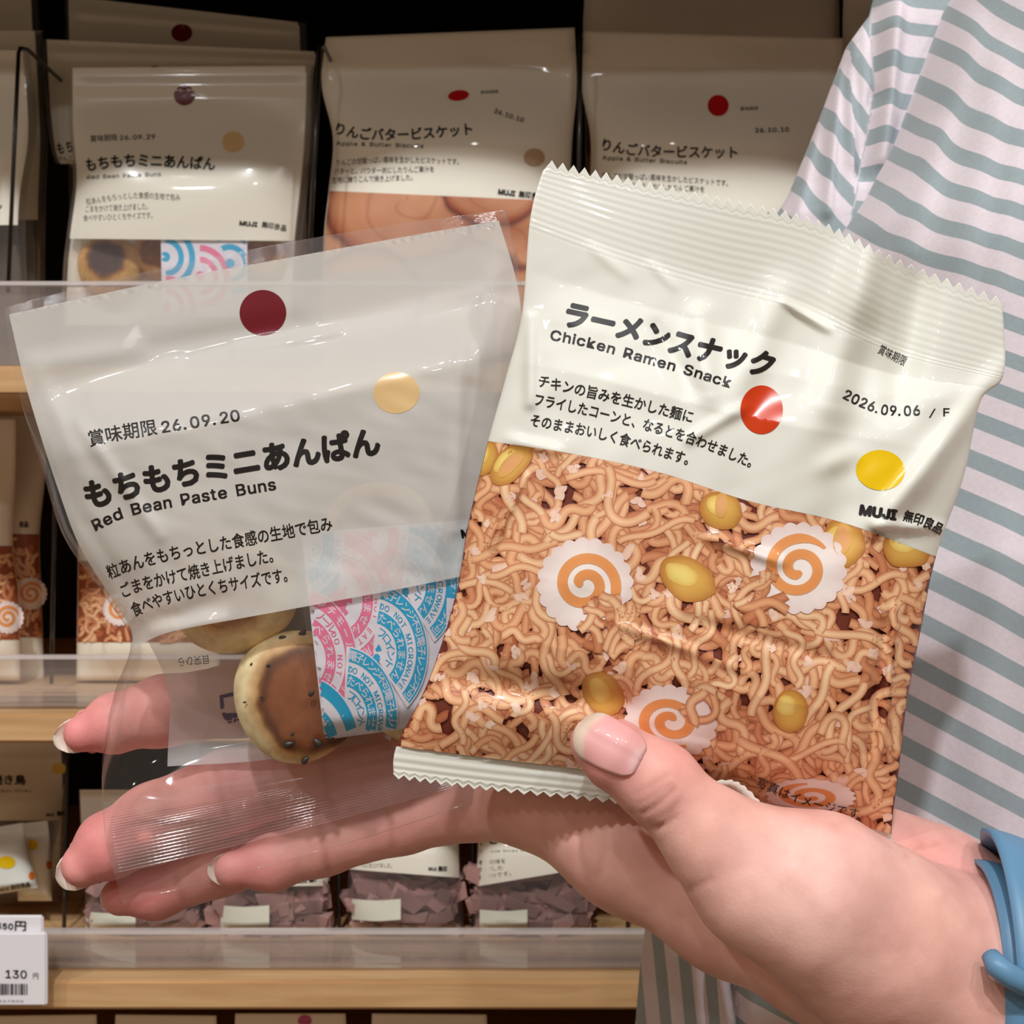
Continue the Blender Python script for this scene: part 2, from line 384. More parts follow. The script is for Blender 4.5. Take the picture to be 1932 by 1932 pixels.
def word_mesh(s, path, em, bold=0.0, track=0.0, stretch=True, lean=0.0):
    """lay S along the pixel path (baseline, left to right); EM is the letter size in px; lean = px right per px up"""
    path = np.asarray(path, float); V = []; Fc = []; x = 0
    if len(path) == 2: path = np.array([path[0], (path[0] + path[1]) / 2, path[1]])
    seg = []
    for ch in s:
        g, f, adv = glyph(ch, bold)
        if len(g):
            seg.append((x, g, f))
        x += adv + track
    tot = x - track
    dense = catmull(path, np.linspace(0, 1, 200)); L = np.r_[0, np.cumsum(np.linalg.norm(np.diff(dense, axis=0), axis=1))]
    sx = L[-1] / tot
    for x0, g, f in seg:
        off = len(V)
        d = (g[:, 0] + x0) * sx
        bx = np.interp(d, L, dense[:, 0]); by = np.interp(d, L, dense[:, 1])
        d2 = np.clip(d + 2, 0, L[-1]); d1 = np.clip(d - 2, 0, L[-1])
        tx = np.interp(d2, L, dense[:, 0]) - np.interp(d1, L, dense[:, 0]); ty = np.interp(d2, L, dense[:, 1]) - np.interp(d1, L, dense[:, 1])
        n = np.hypot(tx, ty) + 1e-9; nx, ny = ty / n, -tx / n
        h = g[:, 1] * em
        V.extend(np.stack([bx + nx * h + lean * h, by + ny * h], 1)); Fc.extend([[i + off for i in q] for q in f])
    return V, Fc
def merge(items):
    V = []; Fc = []
    for v, f in items:
        o = len(V); V.extend(v); Fc.extend([[i + o for i in q] for q in f])
    return V, Fc
def letters(name, sheet, lines, mat, parent, eps=0.0003, maxlen=9):
    V, Fc = merge([word_mesh(*l[:3], **(l[3] if len(l) > 3 else {})) for l in lines])
    return decal(name, sheet, V, Fc, mat, parent, eps, maxlen)
def dot(name, sheet, cx, cy, rx, ry, mat, parent, eps=0.0003, ang=0.0):
    t = np.linspace(0, 2 * np.pi, 49)[:-1]; V = [(cx, cy)]; Fc = []
    rings = (0.34, 0.67, 1.0)
    for r in rings:
        for a in t:
            x, y = rx * r * math.cos(a), ry * r * math.sin(a)
            V.append((cx + x * math.cos(ang) - y * math.sin(ang), cy + x * math.sin(ang) + y * math.cos(ang)))
    n = len(t)
    for k in range(n): Fc.append((0, 1 + k, 1 + (k + 1) % n))
    for q in range(2):
        for k in range(n):
            a = 1 + q * n + k; b = 1 + q * n + (k + 1) % n; Fc.append((a, a + n, b + n, b))
    return decal(name, sheet, V, Fc, mat, parent, eps, 9)
def coons(top, bot, left, right, nu, nv):
    """patch between four px polylines: top/bot run left to right, left/right run top to bottom"""
    u = np.linspace(0, 1, nu); v = np.linspace(0, 1, nv)
    T = catmull(top, u)[None]; B = catmull(bot, u)[None]; L = catmull(left, v)[:, None]; Rr = catmull(right, v)[:, None]
    U = u[None, :, None]; Vv = v[:, None, None]
    P = (1 - Vv) * T + Vv * B + (1 - U) * L + U * Rr - ((1 - U) * (1 - Vv) * T[:, :1] + U * (1 - Vv) * T[:, -1:] + (1 - U) * Vv * B[:, :1] + U * Vv * B[:, -1:])
    return P.reshape(-1, 2), [f[::-1] for f in grid_faces(nv, nu)]
def bag_mesh(name, sheet, us, vv, backdep, mats, parent, mi_fn=None, zig=0.0, zig_bot=0.0, teeth=0, open_back=False, zv=0.022):
    """front face on the sheet, back face at backdep, joined round the edge"""
    us = np.asarray(us); vv = np.asarray(vv); nu, nv = len(us), len(vv)
    U, Vv = np.meshgrid(us, vv); P = sheet.xy(U.ravel(), Vv.ravel()).reshape(nv, nu, 2)
    tri = np.abs(((us * teeth) % 1.0) * 2 - 1)
    if zig: P[..., 1] += zig * tri[None] * np.clip(1 - vv / zv, 0, 1)[:, None]
    if zig_bot: P[..., 1] -= zig_bot * tri[None] * np.clip(1 - (1 - vv) / zv, 0, 1)[:, None]
    D = sheet.D(P[..., 0].ravel(), P[..., 1].ravel(), U.ravel(), Vv.ravel()).reshape(nv, nu)
    Df = W(P[..., 0], P[..., 1], D)
    Db_ = np.maximum(backdep(U, Vv), D + 0.00012); Db = W(P[..., 0], P[..., 1], Db_)
    V = list(Df.reshape(-1, 3)); Fc = [f for f in grid_faces(nv, nu)]
    mi = []
    if mi_fn: mi = [mi_fn(0.25 * (us[j] * 2 + us[j + 1] * 2), 0.5 * (vv[i] + vv[i + 1])) for i in range(nv - 1) for j in range(nu - 1)]
    else: mi = [0] * len(Fc)
    bi = np.zeros((nv, nu), int) - 1
    for i in range(nv):
        for j in range(nu):
            bi[i, j] = len(V); V.append(Db[i, j])
    for i in range(nv - 1):
        for j in range(nu - 1):
            Fc.append((bi[i, j], bi[i, j + 1], bi[i + 1, j + 1], bi[i + 1, j])); mi.append(mi[i * (nu - 1) + j] if not open_back else 0)
    fi = lambda i, j: i * nu + j
    for i in range(nv - 1):
        Fc.append((fi(i, 0), bi[i, 0], bi[i + 1, 0], fi(i + 1, 0))); mi.append(mi[i * (nu - 1)])
        Fc.append((fi(i, nu - 1), fi(i + 1, nu - 1), bi[i + 1, nu - 1], bi[i, nu - 1])); mi.append(mi[i * (nu - 1) + nu - 2])
    for j in range(nu - 1):
        Fc.append((fi(0, j), fi(0, j + 1), bi[0, j + 1], bi[0, j])); mi.append(mi[j])
        Fc.append((fi(nv - 1, j), bi[nv - 1, j], bi[nv - 1, j + 1], fi(nv - 1, j + 1))); mi.append(mi[(nv - 2) * (nu - 1) + j])
    nf = (nu - 1) * (nv - 1); sheet.bvh = BVHTree.FromPolygons([tuple(v) for v in Df.reshape(-1, 3)], Fc[:nf])
    return mk(name, V, Fc, mats, parent, True, mi)
def crease(x, y, a, b, w, h, soft=0.35):
    """a soft fold along the segment a-b: height h (m, towards the viewer), width w px"""
    ax, ay = a; bx, by = b; dx, dy = bx - ax, by - ay; L2 = dx * dx + dy * dy
    t = ((x - ax) * dx + (y - ay) * dy) / L2
    tc = np.clip(t, 0, 1); d = np.hypot(x - ax - tc * dx, y - ay - tc * dy)
    return -h * np.exp(-(d / w) ** 2) * np.clip(1 - np.abs(2 * tc - 1) ** 3 * soft, 0, 1)

# noodle picture -----------------------------------------------------------
def noodle_print(inside, box_px, count, wpx, lpx, seed, base=((120, 50, 32), (192, 110, 70), (236, 172, 122), (252, 220, 176))):
    """printed noodles: flat wavy ribbons in layers; returns xy, faces, colours, per-vertex layer height 0..1"""
    r = np.random.RandomState(seed); x0, y0, x1, y1 = box_px
    Vs, Fs, Cs, Es = [], [], [], []; off = 0
    prof = np.array([-1, -0.55, 0, 0.55, 1.0]); sh = np.array([0.0, 0.62, 1.0, 0.72, 0.05])
    c0, c1, c2, c3 = [np.array(lin(c)) for c in base]
    for k in range(count):
        z = k / count
        n = 22; L = lpx * r.uniform(0.6, 1.5); x = r.uniform(x0, x1); y = r.uniform(y0, y1); a = r.uniform(0, 2 * np.pi)
        amp = r.uniform(0.3, 1.35); fr = r.uniform(0.7, 1.7); ph = r.uniform(0, 6.28); drift = r.uniform(-1.6, 1.6)
        s = np.linspace(0, 1, n)
        th = a + amp * np.sin(2 * np.pi * fr * s + ph) + drift * s
        px = x + np.cumsum(np.cos(th)) * L / n; py = y + np.cumsum(np.sin(th)) * L / n
        ok = inside(px, py)
        if ok.sum() < 5: continue
        # longest inside run
        idx = np.where(ok)[0]; runs = np.split(idx, np.where(np.diff(idx) > 1)[0] + 1); run = max(runs, key=len)
        if len(run) < 5: continue
        px, py, th = px[run], py[run], th[run]; m = len(px)
        w = wpx * r.uniform(0.75, 1.15) * 0.5
        nx, ny = -np.sin(th), np.cos(th)
        X = px[:, None] + nx[:, None] * prof * w; Y = py[:, None] + ny[:, None] * prof * w
        Vs.append(np.stack([X, Y], -1).reshape(-1, 2))
        lit = np.clip(0.08 + 1.05 * z + r.normal(0, 0.12), 0, 1.2)
        tint = c1 + (c2 - c1) * min(lit * 1.3, 1) + (c3 - c2) * max(0, lit - 0.45) * r.uniform(0.5, 1.2)
        edge = c0 + (c1 - c0) * (0.35 + 0.65 * z)
        shade = sh[None, :] * np.ones((m, 1)); flip = (ny < 0)
        shade[flip] = shade[flip][:, ::-1]
        end = np.minimum(np.arange(m), np.arange(m)[::-1]); shade = shade * np.where(end < 1, 0.75, 1)[:, None]
        col = edge + (tint - edge) * shade[..., None]
        Cs.append(col.reshape(-1, 3)); Es.append(np.full(m * 5, z))
        Fs += [tuple(i + off for i in f) for f in grid_faces(m, 5)]
        off += m * 5
    return np.concatenate(Vs), Fs, np.concatenate(Cs), np.concatenate(Es)
def flat_blob(pts, cin, cedge, z, n_ring=3, jit=0.0, r=None):
    """filled star-shaped outline with colours from the middle to the rim"""
    pts = np.asarray(pts, float); c = pts.mean(0); n = len(pts); V = [c]; Cc = [lin(cin)]
    for k in range(1, n_ring + 1):
        q = k / n_ring
        V += list(c + (pts - c) * q); cc = np.array(lin(cin)) * (1 - q ** 2.5) + np.array(lin(cedge)) * q ** 2.5
        Cc += [cc] * n
    Fc = [(0, 1 + (k + 1) % n, 1 + k) for k in range(n)]
    for q in range(n_ring - 1):
        for k in range(n):
            a = 1 + q * n + k; b = 1 + q * n + (k + 1) % n; Fc.append((a, b, b + n, a + n))
    return np.array(V), Fc, np.array(Cc), np.full(len(V), z)
def fishcake(cx, cy, rx, ry, rot, z, turns=1.9, flipx=1, mat=np.eye(2)):
    n = 120; t = np.linspace(0, 2 * np.pi, n + 1)[:-1]; sc_ = 1 + 0.075 * np.abs(np.sin(t * 10)) - 0.03
    tr = lambda p: (np.asarray(p) * (rx, ry)) @ mat.T + (cx, cy)
    out = [flat_blob(tr(np.stack([np.cos(t + rot) * sc_, np.sin(t + rot) * sc_], 1)), (250, 240, 234), (236, 214, 210), z, 9)]
    m = 70; s = np.linspace(0, 1, m); a = rot + flipx * (s * turns * 2 * np.pi); rad = 0.10 + 0.62 * s
    wv = 0.115 * np.minimum(1, np.minimum(s * 9 + .3, (1 - s) * 9 + .3))
    xy = np.stack([np.cos(a), np.sin(a)], 1)
    V = np.concatenate([xy * (rad + o * wv)[:, None] for o in (-1, 0, 1)]).reshape(3, m, 2).transpose(1, 0, 2).reshape(-1, 2)
    cols = np.tile(np.array([lin((232, 158, 98)), lin((236, 152, 84)), lin((232, 158, 98))]), (m, 1))
    out.append((tr(V), grid_faces(m, 3), cols, np.full(len(V), z + 0.35)))
    return out
def corn(pts, z, cin=(238, 200, 96), ce=(196, 128, 44)):
    p = np.asarray(pts, float); return flat_blob(catmull(np.vstack([p, p[:1]]), np.linspace(0, 1, 41)[:-1]), cin, ce, z, 4)
def pack(lst):
    V, Fc, Cc, E = [], [], [], []; o = 0
    for v, f, c, e in lst:
        V.append(v); Fc += [tuple(i + o for i in q) for q in f]; Cc.append(c); E.append(e); o += len(v)
    return np.concatenate(V), Fc, np.concatenate(Cc), np.concatenate(E)

# ------------------------------------------------------------------ the setting: shelf unit, acrylic fronts, wire dividers
def zp(py, D): return CZ - (py - 966) * D / F
YF = 0.50                                                  # front of the boards
fl = mk('floor', [(-2, -2.5, 0), (2.5, -2.5, 0), (2.5, 1.0, 0), (-2, 1.0, 0)], [(0, 1, 2, 3)], M['floor'], None, False); props(fl, 'tiled shop floor below the shelves', None, None, 'structure')
shelf = empty('display_shelf', (0.0, YF, 0.0), 'beech display shelf with dark back and four boards behind the held snacks', 'shelf')
boards = [(zp(690, YF), zp(746, YF)), (zp(1346, YF), zp(1403, YF)), (zp(1850, YF), zp(1906, YF)), (1.470, 1.456), (zp(2420, YF), zp(2480, YF))]
for i, (zt, zb) in enumerate(boards): box('shelf_board', -0.75, 0.95, YF - (0.055 if i == 3 else 0), 0.80, zb, zt, M['dark'] if i == 3 else M['wood'], shelf, 0.0012)  # unseen upper board juts out for its shadow; dark colour imitates the shade beneath
box('back_panel', -0.75, 0.95, 0.80, 0.815, 0.0, 1.75, M['dark'], shelf, 0)
for x in (-0.77, 0.95): box('side_panel', x, x + 0.02, YF, 0.815, 0.0, 1.75, M['wood'], shelf, 0.001)
box('plinth', -0.75, 0.95, YF + 0.03, 0.80, 0.0, 0.08, M['dark'], shelf, 0.001)
TOPS = [b[0] for b in boards]
def fence(pt, zbase, lab):
    zt = zp(pt, YF + 0.012)
    e = empty('acrylic_fence', (0.1, YF + 0.012, zbase), lab, 'shelf guard', 'clear acrylic fences along the shelf fronts')
    box('front_plate', -0.7, 0.9, YF + 0.010, YF + 0.013, zbase + 0.0012, zt, M['acryl'], e, 0.0004)
    box('base_flange', -0.7, 0.9, YF + 0.0135, YF + 0.045, zbase + 0.0002, zbase + 0.0022, M['acryl'], e, 0)
    box('top_lip', -0.7, 0.9, YF + 0.0098, YF + 0.0132, zt, zt + 0.0016, M['acryl_edge'], e, 0)
    box('rear_rail', -0.7, 0.9, YF + 0.040, YF + 0.042, zbase + 0.0025, zbase + 0.0055, M['acryl'], e, 0)
fence(540, TOPS[0], 'clear acrylic fence on the shelf board behind the held bun bag top')
fence(1243, TOPS[1], 'clear acrylic fence on the middle board, left of the topmost fingertip')
fence(1760, TOPS[2], 'clear acrylic fence on the lowest visible board under the hand')
def divider(top, bot, D, zb, lab, back=0.16, rise=0.0):
    e = mk('wire_divider', *(lambda t: (t[0], t[1]))(tube(
        [W(bot[0], bot[1], D), W(bot[0] + (top[0] - bot[0]) * .5, (bot[1] + top[1]) / 2, D), W(top[0], top[1] + 12, D), W(top[0], top[1], D) + np.array([0, 0.002, 0]), W(top[0], top[1], D) + np.array([0.001, 0.008, 0.0015 + rise * .1]),
         W(top[0], top[1], D) + np.array([0.004, back, rise]), W(top[0], top[1], D) + np.array([0.004, back + 0.006, rise - 0.004]), np.array([W(top[0], top[1], D)[0] + 0.004, D + back + 0.006, zb])], 0.0009, 8)), M['wire'])
    props(e, lab, 'divider', 'black wire shelf dividers')
divider((35, 88), (15, 552), 0.552, TOPS[0], 'thin black wire divider at the left end of the upper shelf')
divider((603, 84), (581, 560), 0.552, TOPS[0], 'black wire divider between shelved bun bags and apple biscuits')
divider((1096, 62), (1088, 560), 0.552, TOPS[0], 'black wire divider between the two columns of apple biscuits')
divider((104, 900), (97, 1290), 0.556, TOPS[1], 'black wire divider beside the shelved ramen bags')
divider((128, 1425), (120, 1795), 0.556, TOPS[2], 'black wire divider behind the price card, left of the fingertips')
divider((384, 1560), (381, 1790), 0.556, TOPS[2], 'black wire divider under the third fingertip')
divider((640, 1600), (640, 1790), 0.556, TOPS[2], 'black wire divider on low board under the index finger')
divider((892, 1560), (893, 1790), 0.556, TOPS[2], 'black wire divider between the two pink-brown snack bags under the hand')
divider((1186, 1600), (1184, 1790), 0.556, TOPS[2], 'black wire divider on low board nearest the striped shirt')

# ------------------------------------------------------------------ bags on the shelves
def pouch(name, label, cat, group, left, right, D, bulge, body, bands=(), D1=None, thick=0.6, nu=26, nv=44, teeth=0, seal=0.12, wseed=0, wamp=0.0012):
    rows = [[(l[0] + (r[0] - l[0]) * k / 4, l[1] + (r[1] - l[1]) * k / 4) for k in range(5)] for l, r in zip(left, right)]
    v = np.linspace(0, 1, len(rows)); D1 = D if D1 is None else D1
    def shp(u, vv): return np.clip(1 - np.abs(2 * u - 1) ** 3.5, 0, 1) ** 0.8 * sstep(seal * .8, 0.45, vv) * (1 - sstep(0.90, 1.0, vv) * 0.8)
    def dep(u, vv): return D + (D1 - D) * vv - bulge * shp(u, vv)
    def wr(x, y, u, vv):
        k = pnoise(x / 42, y / 42, wseed) * wamp * sstep(0.02, 0.2, vv) + np.where(vv < seal, 0.00012 * np.sin(vv * 260), 0)
        return k * np.clip(np.minimum(u, 1 - u) * 12, 0, 1)
    sh = Sheet(rows, v, dep, wr)
    back = lambda u, vv: D + (D1 - D) * vv + bulge * thick * shp(u, vv) + 0.0004
    root = empty(name, W(*((np.array(left[-1]) + np.array(right[-1])) / 2), D), label, cat, group)
    bag_mesh('pouch_film', sh, np.linspace(0, 1, nu * (2 if teeth else 1)), np.r_[np.linspace(0, seal, 14)[:-1], np.linspace(seal, 1, nv)], back, [M[body]], root, None, 5 if teeth else 0, 0, teeth)
    return root, sh, back
def band(sh, u0, u1, v0, v1, nu=20, nv=20):
    U, V = np.meshgrid(np.linspace(u0, u1, nu), np.linspace(v0, v1, nv)); return sh.xy(U.ravel(), V.ravel()), grid_faces(nv, nu)
GB = 'shelved bun bags'; GA = 'shelved apple biscuit bags'; GR = 'shelved ramen bags'; GC = 'shelved pink-brown snack bags'
# --- a bun: squashed ball facing the viewer with a toasted top
def make_bun(name, label, px, py, D, rpx, thick, top, rim=(236, 204, 142), core=(146, 88, 48), ring=(96, 46, 22), group=None, res=48, topr=0.72):
    c = W(px, py, D); r = rpx * D / F; n = res; V = []; col = []
    ux, uz = top
    for i in range(n + 1):
        ph = math.pi * i / n
        for j in range(n * 2):
            th = math.pi * j / n
            x, z, y = math.sin(ph) * math.cos(th), math.sin(ph) * math.sin(th), -math.cos(ph)
            e = 0.75
            yy = math.copysign(abs(y) ** e, y); k = 1 + 0.03 * math.sin(3 * th + px)
            dd = math.hypot(x * 1 - ux, z - uz) / topr
            dent = 0.16 * max(0, 1 - dd ** 2) if y < 0 else 0
            V.append(c + np.array([x * r * k, (yy + dent) * thick, z * r * k]))
            if y < 0:
                t = dd + 0.025 * math.sin(5 * th + px) + 0.015 * math.sin(11 * th)
                a = float(sstep(1.06, 0.97, t)); rg = math.exp(-((t - 0.93) / 0.11) ** 2)
                q = np.array(lin(rim)) * (1 - a) + np.array(lin(core)) * a
                q = q * (1 - 0.88 * rg) + np.array(lin(ring)) * 0.88 * rg
                glow = math.exp(-((t - 1.08) / 0.12) ** 2) * 0.6
                q = q * (1 - glow) + np.array(lin((206, 140, 62))) * glow
            else: q = np.array(lin(rim))
            col.append(q)
    o = mk(name, V, grid_faces(n + 1, 2 * n, 0, True), M['bun'], None, True, None, np.array(col))
    return props(o, label, 'bun', group), c, r, thick
def sachet_art(sh, root, P, s=1.0, words=True, arcs=None, eps=0.0):
    """printed fans of concentric arcs on a square sachet; P maps (a,b) in 0..1 to px"""
    items = []                                   # (px outline, faces, material, layer height)
    keys = ['under', 'pink', 'cyan', 'white']
    def arc(cx, cy, r0, r1, a0, a1, key, h, n=26):
        t = np.radians(np.linspace(a0, a1, n)); k = max(2, int((r1 - r0) / 0.03) + 1); V = []
        for r in np.linspace(r0, r1, k): V += [(cx + r * math.cos(a), cy - r * math.sin(a)) for a in t]
        V = np.array(V); keep = (V[:, 0] > 0.0) & (V[:, 0] < 1.0) & (V[:, 1] > 0.0) & (V[:, 1] < 1.0)
        if r0 == 0: V[:n] += 1e-4 * np.stack([np.cos(t), -np.sin(t)], 1)
        Fc = [f for f in grid_faces(k, n) if all(keep[list(f)])]
        if Fc: items.append((P(V), Fc, key, h))
    def ring_text(st, cx, cy, r, a0, a1, em, key, h):
        n = len(st)
        for k, ch in enumerate(st):
            g, f, adv = glyph(ch, 0.016)
            if not len(g): continue
            a = math.radians(a0 + (a1 - a0) * (k + .5) / n)
            gx = (g[:, 0] - 0.5 * (1.0 if ord(ch) > 0x2fff else adv)) * em; gy = (g[:, 1] - 0.36) * em
            dx, dy = math.cos(a), math.sin(a)
            X = cx + dx * (r + gy) + dy * gx; Y = cy - (dy * (r + gy) - dx * gx)
            if (X.min() > 0.005) and (X.max() < 0.995) and (Y.min() > 0.005) and (Y.max() < 0.995): items.append((P(np.stack([X, Y], 1)), f, key, h))
    for lay, (cx, cy, key, a0, a1, big) in enumerate(arcs):
        h = 0.00005 + lay * 0.00006
        arc(cx, cy, 0.0, 0.352 * s, a0 + 4, a1 - 4, 'under', h)
        h2 = h + 0.00003; arc(cx, cy, 0.275 * s, 0.345 * s, a0, a1, key, h2); arc(cx, cy, 0.150 * s, 0.215 * s, a0, a1, key, h2)
        if big: arc(cx, cy, 0.0, 0.055 * s, 180, -180, key, h2)
        if words:
            up, mid, low = ('アンチモールド不可食用', 'エタノールDO NOT EAT', 'たべられません') if key == 'pink' else ('電子レンジ不可電子レンジ不可', 'DO NOT MICROWAVE', 'たべられません')
            h3 = h2 + 0.00002
            if cx < -0.1: continue
            ring_text(up, cx, cy, 0.310 * s, a0, a1, 0.056 * s, 'white', h3); ring_text(mid, cx, cy, 0.246 * s, a0, a1, 0.060 * s, key, h3); ring_text(low, cx, cy, 0.183 * s, a0, a1, 0.056 * s, 'white', h3)
            if key == 'cyan':
                ring_text('フロイント', cx, cy, 0.112 * s, a0 - 8, a1 + 8, 0.060 * s, key, h2); arc(cx, cy, 0.02 * s, 0.055 * s, a0 - 30, a0 - 70, key, h2); arc(cx + .02 * s, cy + .03 * s, 0.0, 0.022 * s, 0, 350, key, h2)
            else:
                for q in range(3): arc(cx, cy, 0.055 * s, 0.085 * s, 60 - q * 55, 40 - q * 55, key, h2, 5)
    V, Fc = merge([(i[0], i[1]) for i in items]); mi = [keys.index(i[2]) for i in items for _ in i[1]]; hh = np.concatenate([np.full(len(i[0]), eps + i[3]) for i in items])
    decal('printed_fans', sh, V, Fc, [M['saw'], M['pink'], M['cyan'], M['saw']], root, 0, 0, None, 5, hh, mi)
# --- bun bags on the upper shelf
def shelf_bun_bag(left, right, D, label, full, dotc, seed):
    root, sh, back = pouch('bun_bag', label, 'snack bag', GB, left, right, D, 0.012, 'bgfilm', seal=0.10, wseed=seed)
    xy, f = band(sh, 0.015, 0.965, 0.0, 0.625, 30, 34); decal('printed_panel', sh, xy, f, M['bgpanel'], root, 0.00012, 0)
    U, Vv = np.meshgrid(np.linspace(0.02, 0.97, 12), np.linspace(0.02, 0.9, 12)); q = sh.xy(U.ravel(), Vv.ravel())
    mk('back_label', W(q[:, 0], q[:, 1], back(U.ravel(), Vv.ravel()) - 0.0004), grid_faces(12, 12), M['bgcream'], root)
    dot('maroon_dot', sh, *dotc, M['maroon'], root, 0.00022)
    return root, sh
b1, s1 = shelf_bun_bag([(130, 128), (131, 235), (138, 340), (126, 440), (118, 520), (112, 722)], [(592, 124), (591, 235), (583, 340), (571, 445), (566, 520), (560, 722)], 0.575,
                       'clear bun bag on the upper shelf, front one dated 26.09.29', True, (348, 180, 20, 19), 1)
letters('date_lettering', s1, [('賞味期限', [(170, 267), (222, 264)], 14, dict(bold=.012)), ('26.09.29', [(225, 264), (294, 262)], 17, dict(bold=.02))], M['ink'], b1, 0.00022)
letters('title_lettering', s1, [('もちもちミニあんぱん', [(160, 322), (240, 313), (330, 315), (406, 320)], 27, dict(bold=.035)), ('Red Bean Paste Buns', [(163, 338), (305, 332)], 15, dict(bold=.012))], M['ink'], b1, 0.00022)
letters('small_lettering', s1, [('粒あんをもちっとした食感の生地で包み', [(163, 386), (250, 374), (340, 378)], 14), ('ごまをかけて焼き上げました。', [(160, 400), (285, 394)], 14), ('食べやすいひとくちサイズです。', [(157, 417), (294, 411)], 14)], M['ink'], b1, 0.00022)
letters('maker_lettering', s1, [('MUJI', [(451, 425), (486, 428)], 16, dict(bold=.05)), ('無印良品', [(493, 428), (540, 436)], 13, dict(bold=.03))], M['ink'], b1, 0.00022)
dot('tan_dot', s1, 440, 268, 21, 20, M['tan'], b1, 0.00022)
b2, s2 = shelf_bun_bag([(80, 74), (84, 150), (90, 235), (104, 305), (140, 345), (138, 722)], [(612, 98), (606, 150), (603, 235), (598, 305), (592, 345), (590, 722)], 0.600,
                       'clear bun bag on the upper shelf, right behind the front one', False, (292, 138, 14, 14), 2)
letters('title_lettering', s2, [('もち', [(108, 290), (140, 284)], 24, dict(bold=.035)), ('Red', [(110, 302), (135, 299)], 12)], M['ink'], b2, 0.00022)
b3, s3 = shelf_bun_bag([(122, -8), (124, 80), (126, 180), (128, 300), (130, 420), (130, 722)], [(578, 44), (580, 100), (580, 180), (580, 300), (580, 420), (580, 722)], 0.630,
                       'clear bun bag on the upper shelf, rearmost of three with half a maroon dot showing', False, (343, 62, 20, 17), 3)
for k, (x, y, r, th, lab, tp, cc) in enumerate([(208, 505, 61, 0.008, 'small bun with a dark seed-speckled top in the shelved bag', (0.0, 0.2), (70, 40, 36)),
                                       (300, 480, 48, 0.008, 'small browned bun beside the sachet in the shelved bag', (0, 0), (150, 92, 52)),
                                       (500, 490, 46, 0.008, 'small bun right of the sachet in the shelved bag', (0, 0.3), (170, 110, 60))]):
    make_bun('bean_bun', lab, x, y, 0.5805 - (0.002 if k == 0 else 0), r, th, tp, (226, 180, 112), cc, (110, 62, 30), 'buns in the shelved bag', 24, 0.6)
sq = np.array([(303, 424), (466, 430), (468, 600), (306, 596)], float)
def PQ(q):
    def f(ab):
        a = np.asarray(ab, float); a, b = a[:, :1], a[:, 1:]
        return (1 - b) * ((1 - a) * q[0] + a * q[1]) + b * ((1 - a) * q[3] + a * q[2])
    return f
class Off:
    """a face lying a little behind another one"""
    def __init__(s, sh, d): s.sh = sh; s.d = d
    def P(s, x, y, e=0.0): return s.sh.P(x, y, e - s.d)
    bvh = property(lambda s: s.sh.bvh)
    def Dm(s, x, y): return s.sh.Dm(x, y) + s.d
    def normal(s, x, y): return s.sh.normal(x, y)
sr = empty('sachet', W(385, 590, 0.566), 'pink and blue sachet inside the bun bag on the shelf', 'sachet')
so = Off(s1, 0.0012); gx, gy = np.meshgrid(np.linspace(0, 1, 14), np.linspace(0, 1, 14))
decal('paper', so, PQ(sq)(np.stack([gx.ravel(), gy.ravel()], 1)), grid_faces(14, 14), M['saw'], sr, 0, 0)
sachet_art(so, sr, PQ(sq), 1.0, False, [(0.05, 0.35, 'cyan', 90, -90, 1), (0.45, 0.55, 'pink', 90, -90, 1), (0.8, 0.40, 'cyan', 120, -90, 1), (0.05, 0.9, 'pink', 90, -60, 1)])
# --- other bags at the upper left edge
def plain_bag(name, label, cat, group, left, right, D, bulge, pan, seed, body='bgfilm'):
    root, sh, back = pouch(name, label, cat, group, left, right, D, bulge, body, wseed=seed)
    if pan:
        xy, f = band(sh, 0.01, 0.97, 0.0, pan, 22, 24); decal('printed_panel', sh, xy, f, M['bgcream'], root, 0.00012, 0)
    return root, sh
a1, sa = plain_bag('snack_bag', 'white and clear snack bag cut off by the left edge of the upper shelf', 'snack bag', GB, [(-420, 95), (-425, 300), (-425, 415), (-430, 722)], [(56, 95), (68, 250), (48, 415), (60, 722)], 0.578, 0.012, 0.68, 5)
letters('title_lettering', sa, [('ん', [(-16, 395), (5, 393)], 22, dict(bold=.03))], M['ink'], a1, 0.00022)
plain_bag('snack_bag', 'shaded snack bag behind the leftmost upper bag, beside the wire', 'snack bag', GB, [(-400, 58), (-405, 250), (-405, 405), (-410, 722)], [(80, 58), (90, 250), (86, 405), (84, 722)], 0.610, 0.010, 0.68, 6)
plain_bag('snack_bag', 'rearmost dark bag in the top left corner of the shelf', 'snack bag', GB, [(-400, -20), (-405, 250), (-405, 405), (-410, 722)], [(72, -20), (82, 250), (78, 405), (76, 722)], 0.645, 0.010, 0.68, 6)
